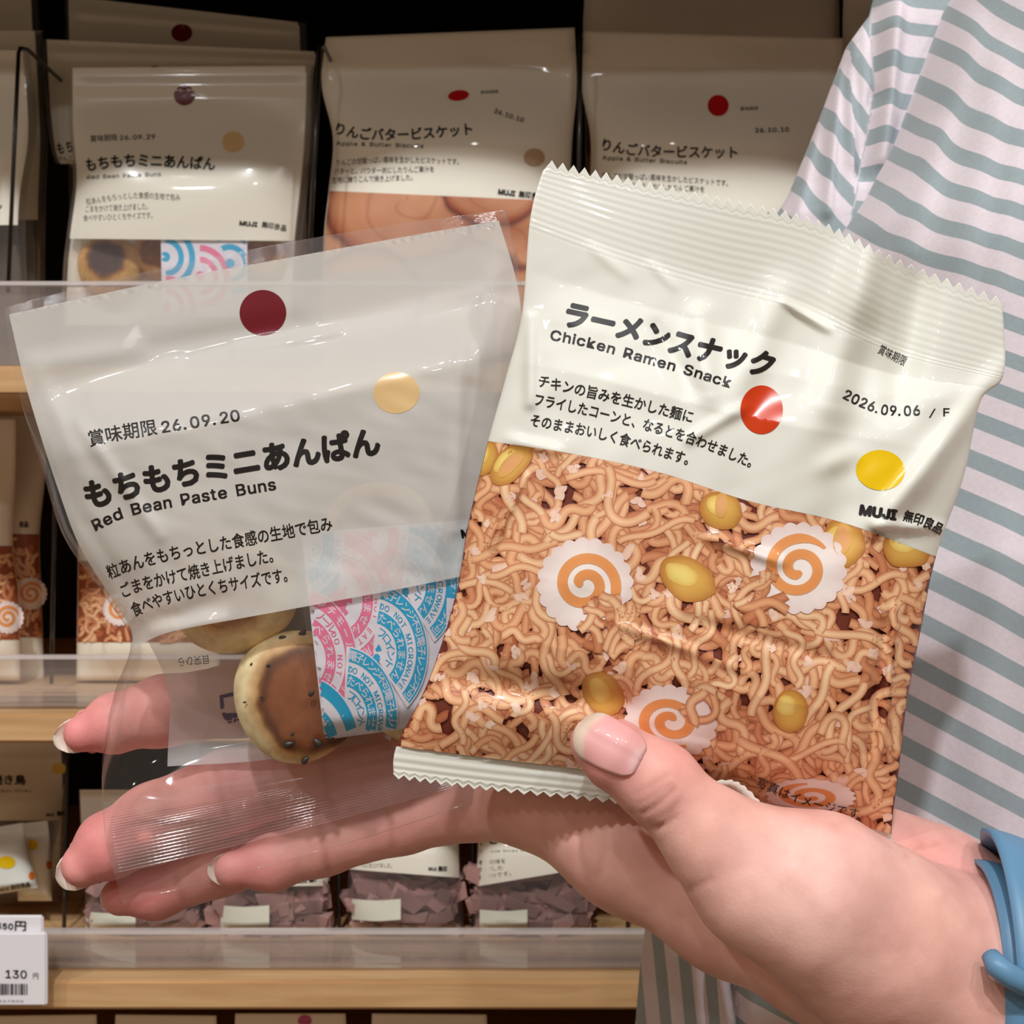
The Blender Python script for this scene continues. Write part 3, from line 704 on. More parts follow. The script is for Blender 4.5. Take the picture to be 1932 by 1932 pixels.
# --- apple butter biscuits
def biscuit_bag(label, left, right, D, seed, full=True, vb=0.62):
    root, sh, back = pouch('biscuit_bag', label, 'snack bag', GA, left, right, D, 0.014, 'bgcream', teeth=0, seal=0.15, wseed=seed, wamp=0.0018)
    xy, f = band(sh, 0.004, 0.996, vb, 0.97, 120, 80)
    x, y = xy[:, 0], xy[:, 1]; ox, oy = left[0][0] - 615, left[0][1] - 70
    n = pnoise(x / 34, y / 34, 11); n2 = pnoise(x / 11, y / 11, 12); c = np.tile(np.array(lin((150, 82, 50))), (len(x), 1))
    for bx_, by_, br in ((985, 470, 130), (860, 560, 110), (640, 470, 95), (760, 380, 120), (930, 345, 80), (690, 560, 90), (1010, 590, 90)):
        d = np.hypot((x - bx_ - ox) / 1.25, y - by_ - oy) / br + 0.05 * n2 + .05 * n
        k = np.clip(0.5 + 0.45 * n - 0.5 * sstep(.72, 1.0, d) + 0.12 * n2, 0, 1)[:, None]
        q = np.array(lin((160, 78, 44))) * (1 - k) + np.array(lin((230, 172, 130))) * k
        sw = np.exp(-(np.abs(np.sin(d * 7 + np.arctan2(y - by_ - oy, x - bx_ - ox))) / .16) ** 2)[:, None] * sstep(.95, .5, d)[:, None] * .35
        q = q * (1 - sw) + np.array(lin((140, 62, 40))) * sw; c = np.where((d < 1)[:, None], q, c)
        rg = np.exp(-((d - 1) / .06) ** 2)[:, None] * .8; c = c * (1 - rg) + np.array(lin((96, 38, 34))) * rg
    decal('biscuit_picture', sh, xy, f, M['print'], root, 0.00012, 0, c)
    return root, sh
c1, sc1 = biscuit_bag('apple butter biscuit bag on the upper shelf, beside the shelved bun bags, oval red dot', [(615, 70), (607, 160), (628, 260), (620, 360), (610, 470), (608, 722)], [(1084, 52), (1088, 160), (1080, 260), (1073, 380), (1066, 480), (1062, 722)], 0.575, 21, True, 0.60)
letters('title_lettering', sc1, [('りんごバタービスケット', [(628, 250), (690, 262), (780, 262), (895, 252)], 25, dict(bold=.03)), ('Apple & Butter Biscuits', [(634, 274), (800, 279)], 15, dict(bold=.01))], M['ink'], c1, 0.00022)
letters('small_lettering', sc1, [('りんごの甘酸っぱい風味を生かしたビスケットです。', [(634, 312), (740, 306), (872, 310)], 13), ('バターと、パウダー状にしたりんご果汁を', [(630, 328), (820, 324)], 13), ('生地に練りこんで焼き上げました。', [(626, 345), (785, 339)], 13)], M['ink'], c1, 0.00022)
letters('date_lettering', sc1, [('26.10.10', [(931, 212), (960, 222), (988, 231)], 16, dict(bold=.02)), ('賞味期限', [(906, 177), (941, 175)], 7)], M['ink'], c1, 0.00022)
letters('maker_lettering', sc1, [('MUJI', [(939, 366), (972, 370)], 18, dict(bold=.05)), ('無印良品', [(978, 371), (1025, 377)], 14, dict(bold=.03))], M['ink'], c1, 0.00022)
dot('red_dot', sc1, 865, 180, 20, 10, M['red'], c1, 0.00022, -0.12); dot('beige_dot', sc1, 1008, 297, 20, 17, M['beige'], c1, 0.00022)
d1, sd1 = biscuit_bag('apple butter biscuit bag on the upper shelf beside the striped sleeve, with round red dot', [(1102, 58), (1097, 160), (1114, 260), (1112, 360), (1104, 470), (1100, 722)], [(1590, 72), (1592, 160), (1590, 260), (1588, 380), (1580, 480), (1575, 722)], 0.578, 22, True, 0.66)
letters('title_lettering', sd1, [('りんごバタービスケット', [(1131, 281), (1220, 294), (1394, 297)], 25, dict(bold=.03)), ('Apple & Butter Biscuits', [(1136, 301), (1297, 310)], 15, dict(bold=.01))], M['ink'], d1, 0.00022)
letters('small_lettering', sd1, [('りんごの甘酸っぱい風味を生かしたビスケットです。', [(1134, 336), (1240, 340), (1380, 351)], 13), ('バターと、パウダー状にしたりんご果汁を', [(1136, 352), (1330, 362)], 13)], M['ink'], d1, 0.00022)
letters('date_lettering', sd1, [('26.10.10', [(1424, 250), (1490, 248)], 16, dict(bold=.02)), ('賞味期限', [(1396, 208), (1431, 207)], 8)], M['ink'], d1, 0.00022)
dot('red_dot', sd1, 1355, 199, 20, 20, M['red'], d1, 0.00022)
biscuit_bag('apple butter biscuit bag at the top edge, behind the round-dotted one', [(1108, -70), (1100, 60), (1104, 240), (1108, 722)], [(1582, -64), (1584, 60), (1584, 240), (1570, 722)], 0.61, 23)
biscuit_bag('apple butter biscuit bag mostly hidden behind the sleeve at the top', [(1592, -30), (1590, 70), (1594, 240), (1596, 722)], [(2060, -30), (2064, 60), (2064, 240), (2050, 722)], 0.60, 24)
# --- ramen bags on the middle board
def shelf_ramen(label, left, right, D, vb, cakes, seed, txt=None):
    root, sh, back = pouch('ramen_bag', label, 'snack bag', GR, left, right, D, 0.010, 'bgcream', wseed=seed, seal=0.12)
    xy, f = band(sh, 0.004, 0.996, vb, 0.88, 24, 24); decal('picture_ground', sh, xy, f, M['print'], root, 0.0002, 0, np.tile(lin((150, 74, 40)), (len(xy), 1)))
    U, V = np.meshgrid(np.linspace(0.01, 0.99, 30), np.linspace(vb + .01, .88, 30)); g = sh.xy(U.ravel(), V.ravel())
    bx = (g[:, 0].min(), g[:, 1].min(), g[:, 0].max(), g[:, 1].max())
    def ins(x, y):
        u, v = sh.inv(x, y); p = sh.xy(u, v); return (v > vb + .012) & (v < 0.88) & (u > .01) & (u < .99) & (np.hypot(p[:, 0] - x, p[:, 1] - y) < 2)
    area = (bx[2] - bx[0]) * (bx[3] - bx[1])
    lst = [noodle_print(ins, bx, int(area / 190), 8, 46, seed)]
    for cx, cy, r in cakes: lst += fishcake(cx, cy, r, r, 0.5, 1.5)
    V_, F_, C_, E_ = pack(lst)
    decal('noodle_picture', sh, V_, F_, M['print'], root, 0, 0, C_, epsv=0.0003 + 0.0003 * E_)
    return root, sh
shelf_ramen('ramen snack bag on the middle board cut off by the left edge', [(-230, 785), (-235, 900), (-232, 1032), (-230, 1130), (-228, 1284)], [(30, 790), (29, 900), (24, 1030), (36, 1130), (38, 1284)], 0.582, 0.50, [(14, 1165, 30)], 31)
r2, sr2 = shelf_ramen('ramen snack bag on the middle board, second from left edge beside the wire', [(-160, 775), (-165, 890), (-165, 1005), (-160, 1120), (-158, 1284)], [(90, 780), (86, 890), (75, 1008), (78, 1120), (83, 1284)], 0.606, 0.50, [(58, 1120, 30)], 32)
letters('maker_lettering', sr2, [('良品', [(36, 994), (54, 994)], 12, dict(bold=.04))], M['ink'], r2, 0.00022)
shelf_ramen('ramen snack bag on the middle board, mostly hidden behind the held bun bag', [(148, 800), (147, 920), (147, 1050), (146, 1140), (144, 1284)], [(420, 800), (420, 920), (418, 1050), (416, 1140), (414, 1284)], 0.588, 0.52, [(225, 1150, 30)], 33)
# --- low board: tamari-coloured bags and pink-brown sticks
e1, se1 = plain_bag('snack_bag', 'shaded cream bag with yellow dot on the low board, above the folded lit bag', 'snack bag', GC, [(-150, 1395), (-152, 1470), (-150, 1548), (-150, 1650), (-150, 1722)], [(122, 1395), (126, 1470), (124, 1548), (122, 1650), (118, 1722)], 0.60, 0.010, 0.50, 41)
letters('title_lettering', se1, [('炭火焼き鳥', [(-60, 1478), (49, 1479)], 20, dict(bold=.03)), ('Grilled Chicken Sticks', [(-60, 1495), (60, 1494)], 10)], M['ink'], se1 and e1, 0.00022)
letters('maker_lettering', se1, [('MUJI 無印', [(87, 1540), (126, 1538)], 10, dict(bold=.05))], M['ink'], e1, 0.00022); dot('yellow_dot', se1, 111, 1450, 14, 11, M['yellow'], e1, 0.00022)
f2, sf2 = plain_bag('snack_bag', 'small cream bag with yellow dot peeking behind the folded white bag at left', 'snack bag', GC, [(20, 1556), (26, 1600), (30, 1650), (34, 1700)], [(90, 1548), (96, 1600), (97, 1640), (98, 1700)], 0.575, 0.004, 0, 43, 'bgcream')
dot('yellow_dot', sf2, 62, 1594, 9, 10, M['yellow'], f2, 0.00022); dot('orange_dot', sf2, 93, 1632, 6, 8, M['orange'], f2, 0.00022)
f1, sf1 = plain_bag('snack_bag', 'bright white folded bag with yellow dot above the price card', 'snack bag', GC, [(-90, 1574), (-92, 1620), (-95, 1700)], [(44, 1552), (54, 1606), (72, 1676)], 0.558, 0.006, 0, 42, 'cream')
dot('yellow_dot', sf1, 12, 1627, 17, 12, M['yellow'], f1, 0.00022); dot('orange_dot', sf1, 60, 1652, 6, 8, M['orange'], f1, 0.00022)
letters('maker_lettering', sf1, [('MUJI 無印良品', [(0, 1682), (58, 1672)], 10, dict(bold=.04))], M['ink'], f1, 0.00022)
def stick_bag(label, left, right, D, pan, sticker, seed, slope, text=True):
    root, sh, back = pouch('snack_bag', label, 'snack bag', GC, left, right, D, 0.012, 'bgfilm', wseed=seed, wamp=0.002)
    xy, f = band(sh, 0.01, 0.985, 0.0, pan, 20, 24)
    x0, x1 = xy[:, 0].min(), xy[:, 0].max(); vv = np.repeat(np.linspace(0, 1, 24), 20)
    xy[:, 1] += slope * (xy[:, 0] - x0) / (x1 - x0) * vv
    decal('printed_panel', sh, xy, f, M['bgcream'], root, 0.00012, 0)
    if sticker:
        a, b, c, d = sticker; decal('sticker', sh, *coons([(a, b), ((a + c) / 2, b + 3), (c, b)], [(a, d), ((a + c) / 2, d + 3), (c, d)], [(a, b), (a, (b + d) / 2), (a, d)], [(c, b), (c, (b + d) / 2), (c, d)], 8, 6), M['label'], root, 0.0004, 0)
        letters('small_lettering', sh, [('賞味期限', [(a + 5, b + 14), (a + 30, b + 15)], 7)], M['ink_soft'], root, 0.00022)
    # the sticks inside, one heap
    r = np.random.RandomState(seed); V, Fc, Cc = [], [], []
    for k in range(120):
        u, v = r.uniform(0.08, 0.92), r.uniform(max(pan - 0.1, 0.3), 0.96)
        p = sh.xy(np.array([u]), np.array([v]))[0]; d = D + r.uniform(-0.0055, 0.005) * (1 - abs(2 * u - 1) ** 3)
        c = W(p[0], p[1], d); L = r.uniform(0.003, 0.009); w = r.uniform(0.0018, 0.0032); a = r.normal(0.1, 0.5); b = r.uniform(-.3, .3)
        ax = np.array([math.cos(a) * math.cos(b), math.sin(b), math.sin(a) * math.cos(b)]); s_ = np.cross(ax, [0, 1, 0.2]); s_ /= np.linalg.norm(s_); t_ = np.cross(ax, s_)
        o = len(V); q = np.array(lin((176, 134, 128))) * r.uniform(0.55, 1.25)
        for i in (-1, 1):
            for j, k2 in ((-1, -1), (1, -1), (1, 1), (-1, 1)): V.append(c + ax * L * i * (1 + .1 * j) + s_ * w * j + t_ * w * 0.8 * k2); Cc.append(q * r.uniform(.85, 1.1))
        Fc += [(o, o + 1, o + 2, o + 3), (o + 7, o + 6, o + 5, o + 4)] + [(o + k2, o + 4 + k2, o + 4 + (k2 + 1) % 4, o + (k2 + 1) % 4) for k2 in range(4)]
    h = mk('dried_sticks', V, Fc, M['print'], None, False, None, np.array(Cc)); props(h, 'heap of pink-brown sticks in the ' + label.split(' in ')[0].split(', ')[0], 'snack', None, 'stuff')
    return root, sh
k1, sk1 = stick_bag('clear bag of pink-brown sticks, its white sticker under the lowest fingertip', [(148, 1490), (152, 1580), (160, 1680), (162, 1764)], [(398, 1490), (396, 1580), (394, 1680), (392, 1764)], 0.557, 0.36, (162, 1720, 256, 1764), 51, 0)
k2, sk2 = stick_bag('clear bag of pink-brown sticks under the index fingertip', [(410, 1500), (414, 1590), (412, 1690), (408, 1764)], [(628, 1500), (624, 1590), (620, 1690), (618, 1764)], 0.555, 0.60, (416, 1708, 508, 1756), 52, 0)
letters('maker_lettering', sk2, [('MUJI 無印', [(562, 1667), (602, 1663)], 10, dict(bold=.05))], M['ink'], k2, 0.00022)
k3, sk3 = stick_bag('clear bag of pink-brown sticks midway below the hand, sticker at lower left', [(664, 1480), (660, 1580), (656, 1680), (660, 1764)], [(866, 1480), (868, 1580), (872, 1680), (876, 1764)], 0.555, 0.53, (664, 1696, 756, 1735), 53, 16)
letters('small_lettering', sk3, [('ひとくちで食べ', [(668, 1622), (722, 1618)], 10), ('サイズに仕上げました。', [(668, 1636), (744, 1637)], 10)], M['ink'], k3, 0.00022)
letters('maker_lettering', sk3, [('MUJI 無印良品', [(808, 1642), (860, 1645)], 11, dict(bold=.05))], M['ink'], k3, 0.00022)
k4, sk4 = stick_bag('clear bag of pink-brown sticks with wide cream panel, nearest the thumb side below the hand', [(898, 1480), (900, 1580), (896, 1680), (892, 1764)], [(1100, 1480), (1112, 1580), (1118, 1680), (1112, 1764)], 0.555, 0.64, (905, 1716, 995, 1752), 54, -36)
letters('title_lettering', sk4, [('ひとくち', [(902, 1594), (978, 1588)], 17, dict(bold=.05)), ('Bite-size Sticks Snack', [(902, 1609), (1010, 1606)], 9)], M['ink'], k4, 0.00022)
letters('small_lettering', sk4, [('素材の味を', [(902, 1632), (955, 1628)], 10), ('生かした', [(902, 1644), (950, 1641)], 10), ('おやつです。', [(902, 1660), (972, 1650)], 10)], M['ink'], k4, 0.00022)
plain_bag('snack_bag', 'tan bag at the right end of the low board beside the shirt', 'snack bag', GC, [(1128, 1560), (1126, 1650), (1124, 1706)], [(1300, 1560), (1300, 1650), (1300, 1706)], 0.62, 0.006, 0, 45, 'wood')
# --- tops of bags on the bottom board
for l, r, lab, pd in (((-60, 1917), (182, 1914), 'top of cream bag under the lowest board, at left below the price card', None), ((218, 1914), (408, 1916), 'top of cream bag under the lowest board, left of the pink-dotted one', None),
                      ((444, 1912), (652, 1912), 'top of cream bag with pink dot under the lowest board', (575, 1926)), ((702, 1912), (918, 1914), 'top of cream bag under the lowest board, right of the pink-dotted one', None)):
    o_, s_ = plain_bag('snack_bag', lab, 'snack bag', 'cream bags on the bottom board', [l, (l[0] - 4, 2050), (l[0] + 6, 2200), (l[0], 2400)], [r, (r[0] + 4, 2050), (r[0] - 4, 2200), (r[0], 2400)], 0.565, 0.010, 0, 60 + int(l[0]) % 7, 'bgcream')
    if pd: dot('magenta_dot', s_, pd[0], pd[1], 13, 11, M['pinkdot'], o_, 0.00022)
# --- price card
pc = empty('price_card', W(40, 1898, 0.492), 'white price card clipped on the lowest board at the left edge', 'price card')
def flatface(D): return Sheet([[(-200, 1600), (400, 1600)], [(-200, 2000), (400, 2000)]], [0, 1], lambda u, v: D + 0 * u)
x0, x1 = W(-150, 0, .492)[0], W(88, 0, .492)[0]
box('card', x0, x1, 0.492, 0.4945, zp(1898, .492), zp(1760, .492), M['card'], pc, 0.0006)
box('upper_tag', W(-150, 0, .4935)[0], W(79, 0, .4935)[0], 0.4946, 0.4960, zp(1775, .4935), zp(1729, .4935), M['card'], pc, 0.0006)
box('clip', x0 + .01, x1 - .006, 0.4962, 0.4992, zp(1890, .492), zp(1800, .492), M['acryl_edge'], pc, 0.0005)
pf = flatface(0.4918); pf2 = flatface(0.4943)
letters('price_lettering', pf, [('130', [(8, 1845), (52, 1846)], 29, dict(bold=.012)), ('円', [(61, 1846), (73, 1846)], 13), ('3701234567890', [(-60, 1890), (45, 1891)], 7)], M['ink_soft'], pc, 0.0001)
letters('tag_lettering', pf2, [('350円', [(-8, 1752), (50, 1755)], 21, dict(bold=.02))], M['ink_soft'], pc, 0.0001)
bars = []; rr = np.random.RandomState(3); x = -90
while x < 52:
    w = rr.choice([1.2, 1.8, 2.6, 3.6]); bars.append((np.array([(x, 1856), (x + w, 1856), (x + w, 1877), (x, 1877)]), [(0, 3, 2, 1)])); x += w + rr.choice([1.2, 1.8, 2.6])
decal('barcode', pf, *merge(bars), M['ink_soft'], pc, 0.0001, 0)
# ------------------------------------------------------------------ the striped shirt and the person
def slope(y): return np.interp(y, [0, 450, 800, 1200, 1600], [0.34, 0.33, 0.37, 0.54, 0.53])
SY = [-80, -5, 70, 138, 225, 300, 366, 441, 509, 580, 650, 715, 784, 860, 942, 1032, 1125, 1218, 1307, 1382, 1467, 1550, 1640, 1730, 1820]
def stripes_torso(x, y):
    yr = y - slope(y) * (x - 1820) + 8 * np.sin((x + 0.4 * y) / 55) * sstep(650, 300, y)
    yr = yr + 26 * sstep(120, 0, x - np.interp(y, [0, 174, 301, 407, 480], [1774, 1715, 1656, 1590, 1560])) * sstep(520, 380, y)
    st = np.interp(yr, SY, np.arange(len(SY))) + np.where(yr > SY[-1], (yr - SY[-1]) / 88, 0) + np.where(yr < SY[0], (yr - SY[0]) / 72, 0)
    low = (x - 0.10 * (y - 1770) - 1217) / 46.0 + 0.42                           # vertical stripes of the gathered front at the bottom left
    k = sstep(1690, 1760, y) * sstep(1400, 1372, x)
    return np.where(k > 0.5, low + 0.08, st) + 0.5
XL = ([-300, 0, 174, 301, 407, 480, 700, 1000, 1500, 1770, 1840, 1932, 2300], [1880, 1774, 1715, 1656, 1590, 1560, 1520, 1470, 1330, 1243, 1229, 1217, 1190])
def torso():
    ys = np.linspace(-420, 2350, 190); th = np.r_[np.linspace(-0.25, 1.9, 170), np.linspace(1.95, 2 * math.pi - 0.3, 40)]
    n = len(th); V = []; UV = []
    a_, b_ = 0.185, 0.105
    for y in ys:
        xl = float(catmull(np.array([np.interp(y + d, *XL) for d in (-30, 0, 30)])[:, None], np.array([0.5]))[0, 0])
        x0 = (xl - 966) * 0.365 / F; z = zp(y, 0.335)
        sx = 1.0 - 0.35 * float(sstep(-100, -420, y))
        cx = x0 + a_
        X = cx - a_ * np.cos(th) * sx; D = 0.375 - b_ * np.sin(th) * (0.6 + 0.4 * sx)
        front = np.sin(th) > -0.1
        px = 966 + X / D * F; py = 966 - (z - CZ) / D * F
        w = np.zeros(n)
        for c in FOLDS: w += crease(px, py, *c)
        w += 0.0012 * pnoise(px / 60, py / 90, 77)
        D = D + np.where(front, w, 0)
        V.append(np.stack([X, D, np.full(n, z)], -1))
        UV.append(np.stack([px / 100, np.where(front | (th < 3.6), stripes_torso(px, py), y / 80)], -1))
    V = np.concatenate(V); UV = np.concatenate(UV)
    return V, [f for f in grid_faces(len(ys), n, 0, True)], UV
FOLDS = [((1830, 60), (1700, 470), 34, 0.004), ((1880, 120), (1800, 560), 40, 0.0035), ((1925, 250), (1870, 560), 26, 0.002), ((1760, 260), (1640, 440), 20, 0.002),
         ((1300, 1760), (1322, 1990), 18, 0.004), ((1252, 1780), (1262, 1990), 14, 0.003), ((1350, 1810), (1385, 1990), 12, 0.004), ((1385, 1830), (1402, 1990), 9, -0.004), ((1880, 1000), (1840, 1500), 40, 0.002)]
tV, tF, tUV = torso()
def stripes_sleeve(x, y):
    a = (y - 1.02 * (x - 1560)) ; A = np.interp(a, [-60, 38, 132, 228, 322, 411, 500, 590], np.arange(8)) - 1
    b = (y - 0.10 * (x - 1690)); B = np.interp(b, [-130, -60, 10, 62, 135, 205, 275, 345, 415], np.arange(9))
    fx = np.interp(y, [-200, 0, 170, 300, 407, 600], [1652, 1646, 1652, 1632, 1606, 1560])
    f2 = np.interp(y, [-200, 0, 170, 300, 407, 600], [1596, 1600, 1604, 1614, 1610, 1560])
    return np.where(x < fx, np.where(x < f2, A, A - 0.18), B + 0.2) + 0.5
def sleeve():
    ys = np.linspace(-330, 640, 150); th = np.r_[np.linspace(0, math.pi, 170)[:-1], np.linspace(math.pi, 2 * math.pi, 50)[:-1]]; V = []; UV = []
    for y in ys:
        l = np.interp(y, [-330, -100, 0, 60, 170, 250, 350, 410, 640], [1690, 1668, 1640, 1598, 1558, 1528, 1488, 1452, 1410])
        r = l + np.interp(y, [-330, 0, 400, 640], [330, 330, 300, 250])
        D0 = 0.402; x0, x1 = (l - 966) * D0 / F, (r - 966) * D0 / F; z = zp(y, 0.39)
        X = (x0 + x1) / 2 - (x1 - x0) / 2 * np.cos(th); D = D0 - 0.024 * np.sin(th)
        px = 966 + X / D * F; py = 966 - (z - CZ) / D * F
        w = sum(crease(px, py, *c) for c in (((1650, -40), (1654, 190), 15, -0.0035), ((1652, 180), (1632, 330), 15, -0.0035), ((1604, 60), (1612, 300), 14, 0.002), ((1612, 130), (1625, 330), 12, -0.002), ((1580, 110), (1560, 400), 12, 0.003), ((1538, 220), (1500, 420), 14, 0.003), ((1690, -20), (1660, 300), 20, 0.005)))
        D = D + np.where(np.sin(th) > 0, w, 0)
        V.append(np.stack([X, D, np.full(len(th), z)], -1)); UV.append(np.stack([px / 100, stripes_sleeve(px, py)], -1))
    return np.concatenate(V), grid_faces(len(ys), len(th), 0, True), np.concatenate(UV)
person = empty('person', (0.26, 0.375, 0.0), 'person in a grey and white striped T-shirt holding two snack bags in the left hand', 'person')
mk('shirt', tV, tF, M['cloth'], person, True, None, None, None, tUV)
sV, sF, sUV = sleeve(); mk('sleeve', sV, sF, M['cloth'], person, True, None, None, None, sUV)

# --- the hand: rounded chains blended into one skin
def mm(px, py, D, r): return np.array([(px - 966) * D / F, D, -(py - 966) * D / F]) * 1000, r * D / F * 1000
PALM = [  # chains of the palm and wrist
    [(1020, 1510, .2725, 84), (1190, 1600, .2690, 108), (1380, 1712, .2615, 112), (1560, 1800, .256, 118), (1760, 1905, .252, 150)],
    [(940, 1450, .282, 78), (1300, 1560, .273, 104), (1560, 1690, .266, 120), (1840, 1800, .262, 140)],
    [(905, 1392, .288, 74), (1300, 1505, .280, 96), (1750, 1735, .268, 120)],
    [(900, 1345, .292, 64), (1300, 1460, .284, 92), (1640, 1650, .270, 104), (1752, 1690, .2685, 110), (1860, 1790, .264, 140)],
    [(1428, 1655, .2405, 112), (1540, 1695, .2405, 148), (1650, 1775, .245, 165), (1790, 1860, .252, 165), (2060, 1960, .258, 190)],
]
WRIST = [(1800, 1855, .256, 175), (2080, 1965, .262, 195)]
FING = [
    [(440, 1640, .287, 34), (512, 1626, .289, 50), (612, 1592, .290, 55), (762, 1548, .289, 58), (905, 1514, .282, 66), (1020, 1512, .2725, 82)],
    [(230, 1690, .2935, 36), (292, 1674, .2955, 56), (420, 1622, .2965, 62), (620, 1558, .2965, 66), (800, 1490, .2925, 72), (940, 1450, .282, 78)],
    [(158, 1632, .2865, 40), (205, 1596, .2875, 60), (292, 1552, .2885, 71), (430, 1494, .2905, 75), (620, 1442, .2935, 75), (800, 1405, .293, 75), (905, 1392, .288, 74)],
    [(156, 1384, .288, 34), (215, 1365, .290, 52), (310, 1341, .292, 63), (450, 1320, .296, 66), (650, 1318, .298, 66), (900, 1345, .292, 64)],
]
THUMB = [(1118, 1400, .2405, 42), (1160, 1424, .2405, 58), (1243, 1478, .2405, 71), (1340, 1578, .2400, 83), (1428, 1655, .2405, 110)]
VOX = 0.75
g0 = np.array([-106.0, 212.0, -112.0]); g1 = np.array([118.0, 312.0, -26.0]); gn = ((g1 - g0) / VOX).astype(int) + 1
GX, GY, GZ = [(g0[i] + VOX * np.arange(gn[i])).astype(np.float32) for i in range(3)]
def chain_field(ch, k=3.0, pad=16):
    """distance to a chain of tapered capsules, smooth at the joints"""
    out = np.full(tuple(gn), 40, np.float32)
    P = [mm(*c) for c in ch]
    for (a, ra), (b, rb) in zip(P[:-1], P[1:]):
        lo = np.minimum(a - ra, b - rb) - pad; hi = np.maximum(a + ra, b + rb) + pad
        i0 = np.clip(((lo - g0) / VOX).astype(int), 0, gn - 1); i1 = np.clip(((hi - g0) / VOX).astype(int) + 2, 1, gn)
        if (i1 <= i0).any(): continue
        x = GX[i0[0]:i1[0], None, None]; y = GY[None, i0[1]:i1[1], None]; z = GZ[None, None, i0[2]:i1[2]]
        ab = (b - a).astype(np.float32); L2 = float(ab @ ab)
        t = np.clip(((x - a[0]) * ab[0] + (y - a[1]) * ab[1] + (z - a[2]) * ab[2]) / L2, 0, 1)
        d = np.sqrt((x - a[0] - t * ab[0]) ** 2 + (y - a[1] - t * ab[1]) ** 2 + (z - a[2] - t * ab[2]) ** 2) - (ra + (rb - ra) * t * t * (3 - 2 * t)).astype(np.float32)
        s_ = (slice(i0[0], i1[0]), slice(i0[1], i1[1]), slice(i0[2], i1[2])); out[s_] = smin(out[s_], d.astype(np.float32), k)
    return out
def smin(a, b, k):
    h = np.maximum(k - np.abs(a - b), 0) / k; return np.minimum(a, b) - h * h * k * 0.25
palm = chain_field(WRIST, 6)
for c in PALM[:4]: palm = smin(palm, chain_field(c, 6), 9)
fld = palm
for c in FING: fld = smin(np.minimum(fld, smin(palm, chain_field(c, 2.5), 4)), smin(palm, chain_field(c, 2.5), 4), 0.6)
thum = smin(chain_field(THUMB, 4), chain_field(PALM[4], 7), 8)
wr_w = chain_field(WRIST, 6)
fld = np.minimum(smin(fld, thum, 2.2), smin(wr_w, thum, 14))
def surface_nets(f):
    s = f < 0; nx, ny, nz = f.shape
    act = np.zeros((nx - 1, ny - 1, nz - 1), bool); cnt = np.zeros(act.shape, np.float32); acc = np.zeros(act.shape + (3,), np.float32)
    cs = [(i, j, k) for i in (0, 1) for j in (0, 1) for k in (0, 1)]
    sl = lambda c: tuple(slice(c[a], f.shape[a] - 1 + c[a]) for a in range(3))
    allin = np.ones(act.shape, bool); anyin = np.zeros(act.shape, bool)
    for c in cs: allin &= s[sl(c)]; anyin |= s[sl(c)]
    act = anyin & ~allin; ii = np.argwhere(act); idx = -np.ones(act.shape, int); idx[act] = np.arange(len(ii))
    acc = np.zeros((len(ii), 3)); cnt = np.zeros(len(ii))
    for a in cs:
        for ax in range(3):
            if a[ax]: continue
            b = list(a); b[ax] = 1
            fa = f[tuple((ii + a).T)]; fb = f[tuple((ii + b).T)]; m = (fa < 0) != (fb < 0)
            t = fa[m] / (fa[m] - fb[m]); p = np.tile(np.array(a, float), (m.sum(), 1)); p[:, ax] = t
            acc[m] += p; cnt[m] += 1
    V = ii + acc / cnt[:, None]
    Q = []
    for ax in range(3):
        o1, o2 = [q for q in range(3) if q != ax]
        n = [slice(None)] * 3; m_ = [slice(None)] * 3; n[ax] = slice(0, -1); m_[ax] = slice(1, None)
        e = np.argwhere(s[tuple(n)] != s[tuple(m_)]); e = e[(e[:, o1] > 0) & (e[:, o2] > 0) & (e[:, o1] < f.shape[o1] - 1) & (e[:, o2] < f.shape[o2] - 1)]
        q = []
        for d1, d2 in ((1, 1), (0, 1), (0, 0), (1, 0)):
            w = e.copy(); w[:, o1] -= d1; w[:, o2] -= d2; q.append(idx[tuple(w.T)])
        q = np.stack(q, 1); flip = s[tuple(e.T)]
        if ax == 1: flip = ~flip
        q[~flip] = q[~flip][:, ::-1]; Q.append(q)
    return V, np.concatenate(Q)
hv, hf = surface_nets(fld)
def fld_at(p):
    """field value at points (mm)"""
    q = np.clip((p - g0) / VOX, 0, gn - 1.001); i = q.astype(int); t = q - i; out = 0
    for a in (0, 1):
        for b in (0, 1):
            for c in (0, 1):
                w = (t[:, 0] if a else 1 - t[:, 0]) * (t[:, 1] if b else 1 - t[:, 1]) * (t[:, 2] if c else 1 - t[:, 2]); out = out + w * fld[i[:, 0] + a, i[:, 1] + b, i[:, 2] + c]
    return out
def grad_at(p):
    g = np.stack([fld_at(p + d) - fld_at(p - d) for d in np.eye(3) * 0.8], -1); return g / (np.linalg.norm(g, axis=1)[:, None] + 1e-9)
hv = hv * VOX + g0
for _ in range(2): hv = hv - grad_at(hv) * fld_at(hv)[:, None] * 0.8
hn = grad_at(hv)
hpx = 966 + hv[:, 0] / hv[:, 1] * F; hpy = 966 - hv[:, 2] / hv[:, 1] * F
facing = sstep(-0.1, 0.4, -hn[:, 1])
disp = np.zeros(len(hv))
